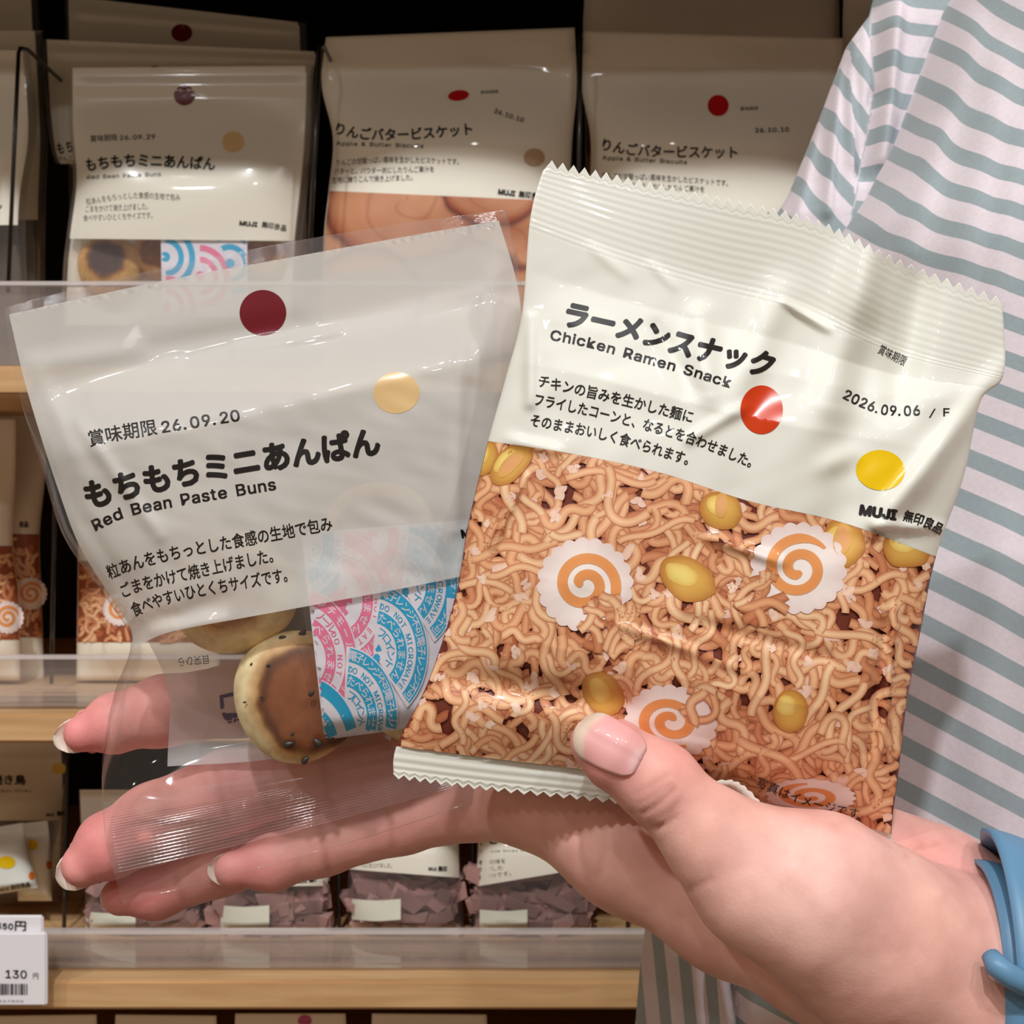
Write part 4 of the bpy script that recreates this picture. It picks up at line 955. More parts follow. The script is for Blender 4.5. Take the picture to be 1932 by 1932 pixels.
def skinline(a, b, w, h, c=None):
    """a skin crease seen from the palm side; h in mm, negative digs in"""
    global disp
    pts = [a, b] if c is None else [a, c, b]
    P = catmull(np.array([pts[0], ((pts[0][0] + pts[-1][0]) / 2, (pts[0][1] + pts[-1][1]) / 2) if c is None else c, pts[-1]], float), np.linspace(0, 1, 7))
    best = np.zeros(len(hv))
    for p, q in zip(P[:-1], P[1:]): best = np.minimum(best, crease(hpx, hpy, tuple(p), tuple(q), w, 1.0, 0))
    disp += best * -h * facing
CR = [((1200, 1498), (1262, 1462), 5, -.16), ((1206, 1516), (1262, 1480), 5, -.14), ((1213, 1534), (1272, 1488), 5, -.38, (1240, 1518)), ((1226, 1552), (1280, 1520), 5, -.16), ((1232, 1562), (1274, 1540), 6, -.42, (1256, 1556)), ((1240, 1568), (1282, 1508), 5, -.2),
      ((620, 1640), (600, 1550), 7, -.35), ((742, 1600), (728, 1520), 7, -.3), ((322, 1600), (296, 1490), 8, -.22), ((432, 1560), (405, 1440), 9, -.4), ((620, 1500), (600, 1390), 9, -.35), ((345, 1700), (330, 1650), 8, -.3),
      ((1530, 1560), (1768, 1690), 12, .3, (1660, 1608)), ((1768, 1690), (1850, 1800), 14, .3), ((1712, 1615), (1742, 1592), 5, -.3), ((1742, 1600), (1772, 1590), 5, -.25), ((1150, 1545), (1190, 1536), 8, -.2), ((1130, 1650), (1150, 1560), 9, -.2), ((1340, 1660), (1300, 1680), 8, -.2), ((1500, 1640), (1560, 1720), 26, .35)]
for c in CR: skinline(c[0], c[1], c[2], c[3], c[4] if len(c) > 4 else None)
disp += 0.10 * pnoise(hv[:, 0] / 3.2, hv[:, 2] / 3.2, 5) + 0.05 * pnoise(hv[:, 0] / 1.1, hv[:, 2] / 1.1, 8)
hv = hv + hn * disp[:, None]
# skin tone: pinker pads and thenar, paler back of the thumb
base = np.array(lin((238, 184, 170))); pinkc = np.array(lin((230, 142, 142))); pale = np.array(lin((242, 206, 196)))
red = np.zeros(len(hv))
for c, w, k in ((mm(200, 1610, .285, 1)[0], 17, .9), (mm(150, 1385, .286, 1)[0], 15, .9), (mm(300, 1345, .286, 1)[0], 15, .6), (mm(260, 1690, .290, 1)[0], 14, .9), (mm(470, 1640, .285, 1)[0], 13, .8), (mm(1130, 1410, .236, 1)[0], 9, .8), (mm(420, 1500, .285, 1)[0], 20, .55), (mm(620, 1590, .285, 1)[0], 18, .35), (mm(420, 1630, .29, 1)[0], 16, .6), (mm(700, 1450, .285, 1)[0], 26, .45), (mm(1760, 1640, .256, 1)[0], 13, .45), (mm(1280, 1420, .236, 1)[0], 8, .4), (mm(1560, 1580, .235, 1)[0], 9, .3)):
    red = np.maximum(red, k * np.exp(-((hv - c) ** 2).sum(1) / w ** 2))
pl = 0.5 * np.exp(-((hv - mm(1560, 1660, .228, 1)[0]) ** 2).sum(1) / 16 ** 2)
hc = base + (pinkc - base) * red[:, None]; hc = hc + (pale - hc) * pl[:, None]
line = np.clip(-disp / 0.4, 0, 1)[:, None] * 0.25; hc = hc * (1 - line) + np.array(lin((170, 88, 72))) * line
hV = hv / 1000 + np.array([0, 0, CZ])
# forearm, upper arms, neck stub and trunk under the shirt, joined on out of view
def limb(pts, rad, n=24): 
    return tube(catmull(np.array(pts), np.linspace(0, 1, 24)), np.interp(np.linspace(0, 1, 24), np.linspace(0, 1, len(rad)), rad), n)
wv_ = np.array([(2060 - 966) * .26 / F, .26, CZ - (1958 - 966) * .26 / F])
parts = [limb([wv_ + np.array([-0.012, 0, .004]), wv_ + np.array([.06, -.012, -.03]), wv_ + np.array([.17, -.01, -.075]), (0.46, .32, 1.00)], [.0205, .027, .036, .040]),
         limb([(0.46, .32, 1.00), (0.475, .36, 1.14), (0.46, .375, 1.30), (0.40, .38, 1.40)], [.040, .043, .048, .05]),
         limb([(0.160, .408, 1.40), (0.124, .406, 1.30), (0.086, .405, 1.14), (0.11, .415, 1.08), (0.18, .42, 1.06)], [.018, .017, .017, .017, .015]),
         limb([(0.25, .375, 0.95), (0.25, .375, 1.1), (0.25, .375, 1.3), (0.255, .375, 1.42), (0.26, .375, 1.5)], [.06, .065, .065, .05, .04])]
V = list(hV); Fc = [tuple(q) for q in hf]; Cc = list(hc)
for v, f in parts:
    o = len(V); V += list(v); Fc += [tuple(i + o for i in q) for q in f]; Cc += [base] * len(v)
body = mk('body', V, Fc, M['skin'], person, True, None, np.array(Cc))
# nails
def hand_depth(px, py, start=215.0):
    y = np.full(len(px), start)
    d = np.stack([(px - 966) / F, np.ones(len(px)), -(py - 966) / F], -1)
    for _ in range(60): y = y + np.clip(fld_at(d * y[:, None]), -3, 3) * 0.9 / np.linalg.norm(d, axis=1)
    return y
def thumb_nail():
    # outline in its own axes: a along the thumb (0 root .. 1 free edge), b across
    root = np.array([1205., 1438.]); tip = np.array([1082., 1374.]); ax = tip - root; nrm_ = np.array([-ax[1], ax[0]]) / np.hypot(*ax)
    na, nb = 22, 17; P = []; col = []
    for a in np.linspace(0, 1, na):
        w = 49 * (0.80 + 0.20 * math.sin(min(a * 1.7, 1) * math.pi / 2)) * math.sqrt(max(0.0, 1 - max(0, (a - 0.70) / 0.33) ** 2)) * (0.62 + 0.38 * min(1, a / 0.15) ** .5)
        for b in np.linspace(-1, 1, nb):
            P.append(root + ax * a * (1 - 0.03 * b * b) + nrm_ * (b * w) + np.array([4, -2]))
            t = float(sstep(0.78, 0.88, a + 0.12 * b * b)); lun = float(sstep(0.20, 0.08, a + .15 * b * b))
            q = np.array(lin((232, 168, 166))) * (1 - t) + np.array(lin((226, 202, 184))) * t; q = q * (1 - lun * .6) + np.array(lin((238, 200, 200))) * lun * .6; col.append(q)
    P = np.array(P); y = hand_depth(P[:, 0], P[:, 1]); bb = np.tile(np.linspace(-1, 1, nb), na); aa = np.repeat(np.linspace(0, 1, na), nb)
    cen = y.reshape(na, nb)[:, nb // 2][:, None] * np.ones((1, nb)); cen = cen.ravel()
    y = np.minimum(y, cen + 3.2 * np.abs(bb) ** 2.2 + 0.6 * sstep(.75, 1, aa)) - 0.35 * sstep(0, .06, aa) - 0.1
    q = np.stack([(P[:, 0] - 966) / F * y, y, -(P[:, 1] - 966) / F * y], -1) / 1000 + np.array([0, 0, CZ])
    back = q + np.array([0, 0.0005, 0])
    Vn = np.concatenate([q, back]); f = grid_faces(na, nb); n = na * nb
    f2 = [tuple(i + n for i in g[::-1]) for g in f]; loop = [i for i in range(nb)] + [(i + 1) * nb - 1 for i in range(1, na)] + [n - 1 - i for i in range(1, nb)] + [(na - 1 - i) * nb for i in range(1, na - 1)]
    side = [(loop[i], loop[(i + 1) % len(loop)], loop[(i + 1) % len(loop)] + n, loop[i] + n) for i in range(len(loop))]
    return Vn, f + f2 + side, np.concatenate([col, col])
nV, nF, nC = thumb_nail(); o = mk('fingernail', nV, nF, M['print'], person, True, None, nC); o['label'] = 'thumb nail with pale free edge'
def tip_nail(ch, shift=2.2, wide=1.0, side=(0, 0)):
    (a, ra), (b, rb) = mm(*ch[0]), mm(*ch[1]); d = a - b; d /= np.linalg.norm(d)
    back = np.array([side[0], 1.0, side[1]]); back -= d * (back @ d); back /= np.linalg.norm(back); sd = np.cross(d, back)
    na, nb = 12, 13; V = []; col = []
    for i, s in enumerate(np.linspace(-9, ra + shift, na)):
        t = max(0, s) / (ra + shift); rr = (ra + 0.9 + (1.3 if s < 0 else 0)) * wide * math.sqrt(max(0.02, 1 - (t ** 2.6) * 0.75)); lift = ra * 0.55 * (1 - 0.25 * t)
        for bta in np.linspace(-0.98, 0.98, nb):
            V.append(a + d * (s - 1.2 * (abs(bta) / 1.15) ** 2 * t) + sd * rr * math.sin(bta) * 0.92 + back * (lift + (rr * math.cos(bta) - rr) * 0.55))
            k = float(sstep(ra * 0.1, ra * 0.5, s)); col.append(np.array(lin((228, 150, 150))) * (1 - k) + np.array(lin((238, 220, 206))) * k)
    V = np.array(V); n = len(V); V = np.concatenate([V, V + back * 0.55]); f = grid_faces(na, nb); f2 = [tuple(i + n for i in g[::-1]) for g in f]
    loop = [i for i in range(nb)] + [(i + 1) * nb - 1 for i in range(1, na)] + [n - 1 - i for i in range(1, nb)] + [(na - 1 - i) * nb for i in range(1, na - 1)]
    side_ = [(loop[i], loop[(i + 1) % len(loop)], loop[(i + 1) % len(loop)] + n, loop[i] + n) for i in range(len(loop))]
    return mk('fingernail', V / 1000 + np.array([0, 0, CZ]), f + f2 + side_, M['print'], person, True, None, np.concatenate([col, col]))
tip_nail(FING[0], 1.6, 1.0); tip_nail(FING[1], 0.6, 1.0); tip_nail(FING[2], 2.4, 1.05); tip_nail(FING[3], 2.4, 1.05)
# --- watch band round the wrist
wb = empty('watch_band', W(1890, 1790, .256), 'blue silicone watch band round the wrist at the lower right edge', 'watch band')
def band_loop(offs, r_add, w0, w1, ph0, ph1, n=70, th=0.0016, lift=None, name='strap'):
    c = W(1830, 1880, .2560); up = np.array([0.001, 0.0, 0.0264]); fr = np.array([-0.0022, -0.0240, 0.004]); al = np.array([0.0205, 0.001, -0.0080])
    V = []
    for t in np.linspace(ph0, ph1, n):
        k = 1 + (r_add + (lift(t) if lift else 0)) / 0.021
        bk = max(0.0, -math.sin(t))
        p = c + up * math.cos(t) * k + fr * math.sin(t) * k * (1 + .12 * bk) + offs + np.array([0.013, 0, -0.003]) * bk ** 1.5
        out = up / np.linalg.norm(up) * math.cos(t) + fr / np.linalg.norm(fr) * math.sin(t); out /= np.linalg.norm(out)
        ww0, ww1 = (w0(t), w1(t)) if callable(w0) else (w0, w1)
        m = 8
        for q in range(m + 1):
            s = ww0 + (ww1 - ww0) * q / m; e = abs(2 * q / m - 1) ** 4
            V.append(p + al * s + out * th * (1 - 0.7 * e))
        for q in range(m, -1, -1):
            s = ww0 + (ww1 - ww0) * q / m; e = abs(2 * q / m - 1) ** 4
            V.append(p + al * s - out * th * (1 - 0.7 * e))
    nc = 18; f = grid_faces(n, nc, 0, True); f += [tuple(range(nc)), tuple((n - 1) * nc + k for k in range(nc))[::-1]]
    return mk(name, V, f, M['strap'], wb)
edge = lambda t: -0.10 + 0.20 * math.exp(-((t - 1.0) / 0.5) ** 2) * 0 + 0.0
band_loop(np.zeros(3), 0.0, 0.0, 1.0, 0, 2 * math.pi * 0.999, 90)
band_loop(np.array([-0.0012, 0, 0.0006]), 0.0032, 0.12, 1.0, -0.75, 1.25, 40, 0.0013, lambda t: 0.0022 * math.exp(-((t - 0.15) / 0.5) ** 2), 'tucked_end')
kp = [(-.06, .45), (-.09, .25)]
V, Fc = tube([W(1868, 1802, .2305), W(1880, 1822, .2285), W(1900, 1838, .2280), W(1935, 1858, .2290), W(1975, 1872, .231)], [0.0016, 0.0021, 0.0021, 0.0021, 0.0018], 12)
mk('keeper_loop', V, Fc, M['strap'], wb)
# ------------------------------------------------------------------ held bag of red bean buns
LR = [((8, 580), (956, 396)), ((14, 626), (966, 446)), ((36, 745), (985, 545)), ((78, 880), (1000, 660)), ((120, 1012), (1005, 800)), ((200, 1128), (1000, 950)),
      ((246, 1212), (990, 1080)), ((215, 1310), (980, 1195)), ((193, 1430), (970, 1310)), ((199, 1580), (960, 1410)), ((232, 1706), (945, 1497))]
LV = [0, .05, .17, .30, .43, .56, .66, .75, .85, .94, 1.0]
def lrow(k):
    (a, b), (c, d) = LR[k]; bow = [-19, -18, -10, 4, 6, 4, 2, 0, 4, 6, 10][k]
    return [(a + (c - a) * t, b + (d - b) * t + bow * (1 - (2 * t - 1) ** 2)) for t in (0, .2, .4, .6, .8, 1)]
def lshape(u, v):
    su = np.clip(1 - np.abs(2 * u - 1) ** 5, 0, 1) ** .8
    return su * sstep(0.165, 0.30, v) * (1 - sstep(0.84, 0.93, v))
def lbase(u, v): return .2735 + .0062 * sstep(0.75, 1.0, v) * (1 - 1.25 * sstep(.5, .95, u)) - .0006 * v
LW = [((60, 690), (250, 660), 20, .0009), ((60, 690), (160, 900), 22, .0012), ((150, 800), (300, 1010), 15, .0016), ((300, 655), (560, 610), 22, -.0010), ((560, 640), (900, 560), 18, .0010), ((230, 1200), (420, 1130), 20, -.0015),
      ((290, 1190), (420, 1170), 14, .0016), ((890, 700), (960, 480), 26, .0016), ((870, 640), (860, 1000), 14, .0012), ((250, 1420), (265, 1540), 6, .0008), ((455, 1190), (455, 1240), 12, .0012), ((300, 1500), (540, 1400), 10, .0009), ((240, 1240), (225, 1420), 10, .0009),
      ((180, 740), (330, 690), 18, .0012), ((450, 660), (640, 625), 12, .0010), ((100, 900), (250, 1130), 18, -.0012), ((330, 1440), (560, 1385), 12, .0008), ((410, 1240), (470, 1320), 7, .0009), ((880, 1000), (840, 1300), 12, .0010)]
def lwr(x, y, u, v):
    w = 0 * x
    for c in LW: w = w + 0.55 * crease(x, y, *c)
    body = sstep(.17, .25, v) * (1 - sstep(.86, .93, v)) * np.clip(np.minimum(u, 1 - u) * 14, 0, 1)
    w = w * np.clip(np.minimum(u, 1 - u) * 16, 0, 1) + body * (0.0006 * pnoise(x / 46, y / 46, 91) + 0.0002 * pnoise(x / 15, y / 15, 92))
    rib = np.where((v > .90) & (v < .972) & (u > .012), 0.00010 * np.sin(v * 2 * np.pi * 330) * (1 + .35 * np.sin(u * 310)), 0) + np.where(v < .035, 0.00007 * np.sin(v * 2 * np.pi * 300 + 40 * u) * np.sin(u * 700), 0)
    return w + rib + 0.0012 * sstep(.88, .95, v) * np.sin(u * 7 + .6)
shl = Sheet([lrow(k) for k in range(len(LR))], LV, lambda u, v: lbase(u, v) - .0112 * lshape(u, v), lwr)
lback = lambda u, v: lbase(u, v) + .0098 * lshape(u, v) + .0002
bun_bag = empty('bun_bag', W(590, 1600, .28), 'held bag of red bean paste buns, white top with maroon dot and clear window below', 'snack bag')
lv_rows = np.r_[np.linspace(0, .04, 46)[:-1], np.linspace(.04, .16, 20)[:-1], np.linspace(.16, .895, 110)[:-1], np.linspace(.895, .978, 190)[:-1], np.linspace(.978, 1, 6)]
bag_mesh('clear_pouch', shl, np.linspace(0, 1, 120), lv_rows, lback, [M['film'], M['ridge']], bun_bag, lambda u, v: 1 if (v > .90 and v < .972) or v < .036 or (v < .17 and u > .972) else 0)
ptop = [(17, 593), (166, 560), (331, 525), (485, 497), (639, 469), (790, 442), (941, 416)]
pbot = [(250, 1226), (296, 1201), (350, 1186), (475, 1163), (600, 1140), (760, 1110), (905, 1080)]
pleft = [(17, 593), (44, 710), (76, 820), (112, 930), (150, 1030), (208, 1125), (246, 1185), (250, 1226)]
pright = [(941, 416), (972, 520), (984, 600), (984, 720), (975, 840), (950, 960), (925, 1030), (905, 1080)]
XYp, Fp = coons(ptop, pbot, pleft, pright, 160, 130)
decal('printed_panel', shl, XYp, Fp, M['panel'], bun_bag, .00006, 0)
class BackFace:
    def __init__(s, sh, back, d): s.sh, s.back, s.d = sh, back, d
    def P(s, x, y, e=0): u, v = s.sh.inv(x, y); return W(x, y, np.maximum(s.back(u, v) - s.d, s.sh.D(x, y) + .00015) - e)
    def Dm(s, x, y): return s.P(x, y)[:, 1]
    def normal(s, x, y):
        a = s.P(x + 2, y) - s.P(x - 2, y); b = s.P(x, y - 2) - s.P(x, y + 2); n = np.cross(a, b); return n / np.linalg.norm(n, axis=-1)[..., None]
bf = BackFace(shl, lback, .0003)
XYb, Fb = coons([(30, 640), (480, 540), (940, 460)], [(316, 1446), (500, 1434), (690, 1402)], [(40, 660), (150, 1000), (262, 1180), (316, 1300), (316, 1446)], [(940, 460), (930, 800), (900, 1050), (860, 1250), (690, 1402)], 60, 60)
decal('back_label', bf, XYb, Fb, M['back'], bun_bag, 0, 0)
letters('back_lettering', bf, [('目突ひら', [(395, 1237), (334, 1243)], 19)], M['ink_soft'], bun_bag, .0002)
V, Fc = merge([word_mesh('プラ', [(452, 1344), (424, 1350)], 20, .03)])
fr_ = [np.array([(414, 1312), (440, 1306), (441, 1313), (421, 1317), (423, 1336), (416, 1338)]), np.array([(418, 1346), (425, 1344), (427, 1350), (450, 1345), (450, 1352), (424, 1358)])]
for q in fr_: V, Fc = merge([(V, Fc), (q, [(0, 1, 2, 3), (0, 3, 4, 5)])])
decal('recycling_mark', bf, V, Fc, M['purple'], bun_bag, .0002)
EP = .00012
letters('date_lettering', shl, [('賞味期限', [(168, 841), (230, 828), (298, 817)], 33, dict(bold=.016)), ('26.09.20', [(304, 817), (380, 805), (456, 793)], 41, dict(bold=.020))], M['ink'], bun_bag, EP)
letters('title_lettering', shl, [('もちもちミニあんぱん', [(163, 959), (232, 940), (300, 924), (420, 900), (560, 877), (720, 853)], 58, dict(bold=.050))], M['ink'], bun_bag, EP)
letters('english_lettering', shl, [('Red Bean Paste Buns', [(178, 1003), (240, 975), (340, 954), (440, 937), (524, 923)], 41, dict(bold=.024))], M['ink'], bun_bag, EP)
letters('small_lettering', shl, [('粒あんをもちっとした食感の生地で包み', [(206, 1092), (260, 1072), (350, 1050), (490, 1024), (629, 998)], 30, dict(bold=.020)), ('ごまをかけて焼き上げました。', [(230, 1128), (270, 1113), (350, 1094), (440, 1074), (530, 1056)], 30, dict(bold=.020)),
        ('食べやすいひとくちサイズです。', [(252, 1163), (300, 1144), (370, 1126), (460, 1110), (556, 1093)], 30, dict(bold=.020))], M['ink'], bun_bag, EP)
letters('maker_lettering', shl, [('MUJI', [(871, 1015), (925, 1004)], 28, dict(bold=.05))], M['ink'], bun_bag, EP)
dot('maroon_dot', shl, 496, 590, 44, 43, M['maroon'], bun_bag, EP); dot('tan_dot', shl, 748, 741, 43.5, 39, M['tan'], bun_bag, EP, -0.1)
# --- buns and sachet inside it
def seeds(bun, c, r, th, pts):
    for x, y, a, s_ in pts:
        p = W(x, y, c[1] - th); q = p - c; rr = min(.98, math.hypot(q[0], q[2]) / r); d = c[1] - th * math.sqrt(1 - rr * rr) ** .75 - .0003
        p = W(x, y, d); V = []; n = 10
        for i in range(n + 1):
            ph = math.pi * i / n
            for j in range(12):
                t = 2 * math.pi * j / 12; l, w, h = -math.cos(ph) * .0009 * s_, math.sin(ph) * math.cos(t) * .00054 * s_ * (1 - .35 * -math.cos(ph)), math.sin(ph) * math.sin(t) * .0005 * s_
                V.append(p + np.array([l * math.cos(a) - w * math.sin(a), h, l * math.sin(a) + w * math.cos(a)]))
        mk('sesame_seed', V, grid_faces(n + 1, 12, 0, True), M['sesame'], bun)
GBUN = 'red bean buns in the held bag'
bn, c, r, th = make_bun('bean_bun', 'pale bun with toasted brown top beside the pink and blue sachet', 566, 1311, .2738, 124, .0093, (.30, .02), (255, 236, 186), (150, 88, 48), (66, 26, 12), GBUN, 60, .84)
seeds(bn, c, r, th, [(571, 1195, .9, 1.2), (533, 1203, .3, .9), (545, 1404, .3, 1.3), (599, 1401, 2.3, 1.3), (576, 1434, .9, 1.1), (494, 1315, .5, .45), (474, 1253, 1, .4), (462, 1325, .2, .4), (506, 1255, .4, .5), (552, 1385, 1, .6), (588, 1308, .8, .9)])
bn, c, r, th = make_bun('bean_bun', 'bun peeking below the white panel, behind the full-sized one', 442, 1118, .2748, 116, .0088, (-.05, .12), (250, 222, 164), (196, 138, 74), (140, 84, 40), GBUN, 40, .66)
bn, c, r, th = make_bun('bean_bun', 'bun showing faintly through the white panel above the sachet', 716, 1010, .2745, 104, .0088, (0, 0), (250, 224, 164), (158, 98, 56), (92, 42, 20), GBUN, 40, .72)
bn, c, r, th = make_bun('bean_bun', 'bun mostly hidden behind the lower right corner of the sachet', 790, 1292, .2755, 112, .0085, (0, .1), (250, 224, 164), (158, 98, 56), (92, 42, 20), GBUN, 40, .7)
sach = empty('sachet', W(740, 1380, .264), 'white sachet printed with pink and blue fans inside the held bun bag', 'sachet')
ss = Off(shl, .0013); sq = np.array([(568, 1006), (886, 980), (906, 1355), (612, 1396)], float)
gx, gy = np.meshgrid(np.linspace(0, 1, 50), np.linspace(0, 1, 50)); sp = PQ(sq)(np.stack([gx.ravel(), gy.ravel()], 1))
decal('paper', ss, sp, grid_faces(50, 50), M['saw'], sach, 0, 0)
V = ss.P(sp[:, 0], sp[:, 1], -.0004); mk('paper_back', V, grid_faces(50, 50), M['saw'], sach)
# arc centres measured on the sachet (a across, b down, unit = sachet width)
sachet_art(ss, sach, PQ(sq), 0.97, True, [(-0.02, 0.04, 'cyan', 60, -80, 0), (0.37, 0.03, 'pink', 86, -80, 1), (0.78, 0.06, 'cyan', 90, -80, 0), (0.57, 0.30, 'cyan', 76, -56, 0), (0.18, 0.34, 'pink', 76, -68, 1), (0.36, 0.61, 'cyan', 74, -54, 0), (0.80, 0.72, 'pink', 80, -70, 1), (-0.08, 0.60, 'pink', 78, -66, 1), (0.14, 0.90, 'cyan', 76, -40, 0), (-0.12, 1.02, 'cyan', 72, 10, 0)], 0)

# ------------------------------------------------------------------ held bag of ramen snack
RR = [
 [(1031, 300), (1200, 337), (1372, 374), (1546, 415), (1705, 492), (1891, 562)],
 [(1001, 408), (1172, 470), (1338, 520), (1500, 562), (1690, 650), (1894, 705)],
 [(985, 590), (1155, 632), (1325, 672), (1495, 712), (1675, 745), (1850, 758)],
 [(955, 710), (1125, 745), (1295, 790), (1465, 830), (1640, 862), (1818, 900)],
 [(921, 832), (1085, 857), (1250, 893), (1412, 945), (1590, 986), (1766, 1050)],
 [(884, 985), (1050, 1020), (1220, 1060), (1390, 1105), (1570, 1150), (1737, 1190)],
 [(858, 1130), (1020, 1165), (1190, 1205), (1362, 1250), (1540, 1290), (1712, 1320)],
 [(806, 1290), (975, 1318), (1145, 1355), (1330, 1392), (1515, 1428), (1696, 1452)],
 [(748, 1408), (920, 1430), (1130, 1456), (1322, 1492), (1505, 1525), (1682, 1574)],
 [(742, 1470), (910, 1492), (1110, 1512), (1310, 1535), (1500, 1560), (1702, 1606)]]
RV = [0, .10, .26, .37, .47, .60, .72, .85, .94, 1.0]
def rshape(u, v):
    su = np.clip(1 - np.abs(2 * u - 1) ** 2.6, 0, 1) ** .75
    a = np.interp(v, [0, .10, .19, .34, .50, .66, .76, .86, .94, 1], [0, 0, .10, .74, .92, 1.0, .93, .55, .08, 0])
    return su * a
def rbase(u, v): return .2525 - .0005 * v + .0048 * sstep(.80, 1.0, v) * sstep(.45, .8, u) + .001 * sstep(.85, 1, v) + .0035 * sstep(.35, 0, v) * sstep(.62, .86, u) * 0
RW = [((1655, 425), (1570, 760), 40, .0045), ((1620, 640), (1590, 1000), 55, -.0035), ((1745, 500), (1690, 760), 34, -.0035), ((1900, 690), (1660, 990), 24, .0030), ((1470, 560), (1380, 760), 34, .0022), ((1320, 600), (1340, 740), 26, .0022), ((1240, 620), (1300, 730), 18, -.0010),
      ((1400, 770), (1300, 830), 12, .0010), ((1480, 570), (1560, 620), 9, .0012), ((1000, 600), (1000, 760), 12, .0014), ((1220, 1200), (1420, 1270), 12, .0007), ((1170, 1180), (1300, 1225), 9, .0006), ((1340, 1015), (1470, 1060), 12, .0012), ((1650, 990), (1850, 1000), 10, .0016), ((960, 830), (1050, 850), 12, .0010),
      ((930, 1030), (990, 900), 8, .0010), ((1670, 1180), (1640, 1420), 12, -.0012), ((1690, 1150), (1665, 1420), 8, .0010), ((860, 1280), (1180, 1330), 30, -.0022), ((1280, 1440), (1400, 1530), 20, -.0016), ((1560, 880), (1600, 860), 22, .0012), ((1300, 1170), (1560, 1240), 14, -.0008), ((1120, 470), (1180, 520), 12, .0004), ((1230, 500), (1270, 540), 10, .0004)]
def rwr(x, y, u, v):
    w = 0 * x
    for c in RW: w = w + crease(x, y, *c)
    ed = np.clip(np.minimum(u, 1 - u) * 16, 0, 1)
    body = sstep(.11, .2, v) * (1 - sstep(.88, .94, v)) * ed
    w = w * (0.35 + 0.65 * ed) * (1 - sstep(.95, 1, v) * .8) + body * (.0007 * pnoise(x / 55, y / 55, 71) + .00030 * pnoise(x / 19, y / 19, 72))
    rib = np.where((v > .008) & (v < .125), .000024 * np.sin(v * 2 * np.pi * 100), 0) + np.where(v > .945, .00007 * np.sin((v - .945) * 2 * np.pi * 66), 0)
    return w + rib + .0010 * sstep(.12, 0, v) * np.sin(u * 9 + 1)
shr = Sheet(RR, RV, lambda u, v: rbase(u, v) - .0105 * rshape(u, v), rwr)
rback = lambda u, v: rbase(u, v) + .0075 * rshape(u, v) + .0002
ramen = empty('ramen_bag', W(1200, 1510, .252), 'held cream bag of chicken ramen snack with noodle picture and zigzag top', 'snack bag')
teeth = 41; us = np.linspace(0, 1, teeth * 4 + 1)
rv_rows = np.r_[np.linspace(0, .13, 90)[:-1], np.linspace(.13, .47, 80)[:-1], np.linspace(.47, .94, 90)[:-1], np.linspace(.94, 1, 26)]
bag_mesh('film_pouch', shr, us, rv_rows, rback, [M['cream'], M['ground']], ramen, lambda u, v: 1 if .47 < v < .94 else 0, 15, 10, teeth)
def ins(x, y):
    u, v = shr.inv(x, y); p = shr.xy(u, v); return (v > .458) & (v < .955) & (u > .002) & (u < .998) & (np.hypot(p[:, 0] - x, p[:, 1] - y) < 2.5)
pic = [noodle_print(ins, (735, 825, 1775, 1590), 1150, 18, 130, 4)]
def ell(cx, cy, a, b, ang, n=9, j=0.08, seed=0):
    r_ = np.random.RandomState(seed); t = np.linspace(0, 2 * np.pi, n + 1)[:-1]; k = 1 + r_.uniform(-j, j, n)
    return [(cx + a * q * math.cos(s) * math.cos(ang) - b * q * math.sin(s) * math.sin(ang), cy + a * q * math.cos(s) * math.sin(ang) + b * q * math.sin(s) * math.cos(ang)) for s, q in zip(t, k)]
for q in ((963, 876, 52, 30, -.8, 1), (913, 862, 28, 36, .2, 2), (1362, 962, 40, 38, .3, 3), (1590, 1024, 42, 46, .2, 4), (1712, 1032, 46, 40, .1, 5), (1296, 1092, 58, 40, .45, 6), (1140, 1310, 46, 36, .9, 7), (1490, 1340, 34, 40, .1, 8), (1320, 1362, 20, 44, .3, 9)):
    pic.append(corn(ell(*q[:5], seed=q[5]), 1.4, (226, 178, 84), (186, 118, 46))); pic.append(corn(ell(q[0] - .18 * q[2], q[1] - .2 * q[3], q[2] * .55, q[3] * .5, q[4], seed=q[5] + 40), 1.5, (246, 222, 128), (228, 182, 88)))
for q in ((963, 876, 34, 14, -.8, 1), (1362, 952, 12, 26, .1, 3), (1590, 1016, 18, 30, .2, 4)): pic.append(corn(ell(*q[:5], seed=q[5]), 1.7, (232, 168, 112), (222, 168, 80)))
pic += fishcake(1104, 1103, 88, 86, 2.6, 1.7, 1.75, 1); pic += fishcake(1507, 1072, 88, 84, 0.9, 1.7, 1.75, 1); pic += fishcake(1266, 1362, 84, 68, -.4, 1.7, 1.75, -1, np.array([[1, .12], [0, 1]])); pic += fishcake(1530, 1502, 82, 32, .3, 1.7, 1.7, 1, np.array([[1, .25], [0, 1]]))
pic.append((lambda q: (q[0], q[1], q[2] * .35 + np.array(lin((252, 222, 206))) * .65, q[3] * .3 + .75))(noodle_print(ins, (735, 825, 1775, 1590), 170, 15, 24, 23)))
pic.append((lambda q: (q[0], q[1], q[2], q[3] * 0.2 + 2.3))(noodle_print(lambda x, y: ins(x, y) & ((np.hypot(x - 1150, y - 1180) < 60) | (np.hypot(x - 1440, y - 1130) < 55) | (np.hypot(x - 1320, y - 1330) < 40)), (1060, 1060, 1500, 1400), 160, 17, 120, 19)))
V_, F_, C_, E_ = pack(pic)
u_, v_ = shr.inv(V_[:, 0], V_[:, 1]); k_ = (v_ < .4705) | (v_ > .9395) | (u_ < .002) | (u_ > .998)
V_[k_] = shr.xy(np.clip(u_[k_], .001, .999), np.clip(v_[k_], .4702, .9398))
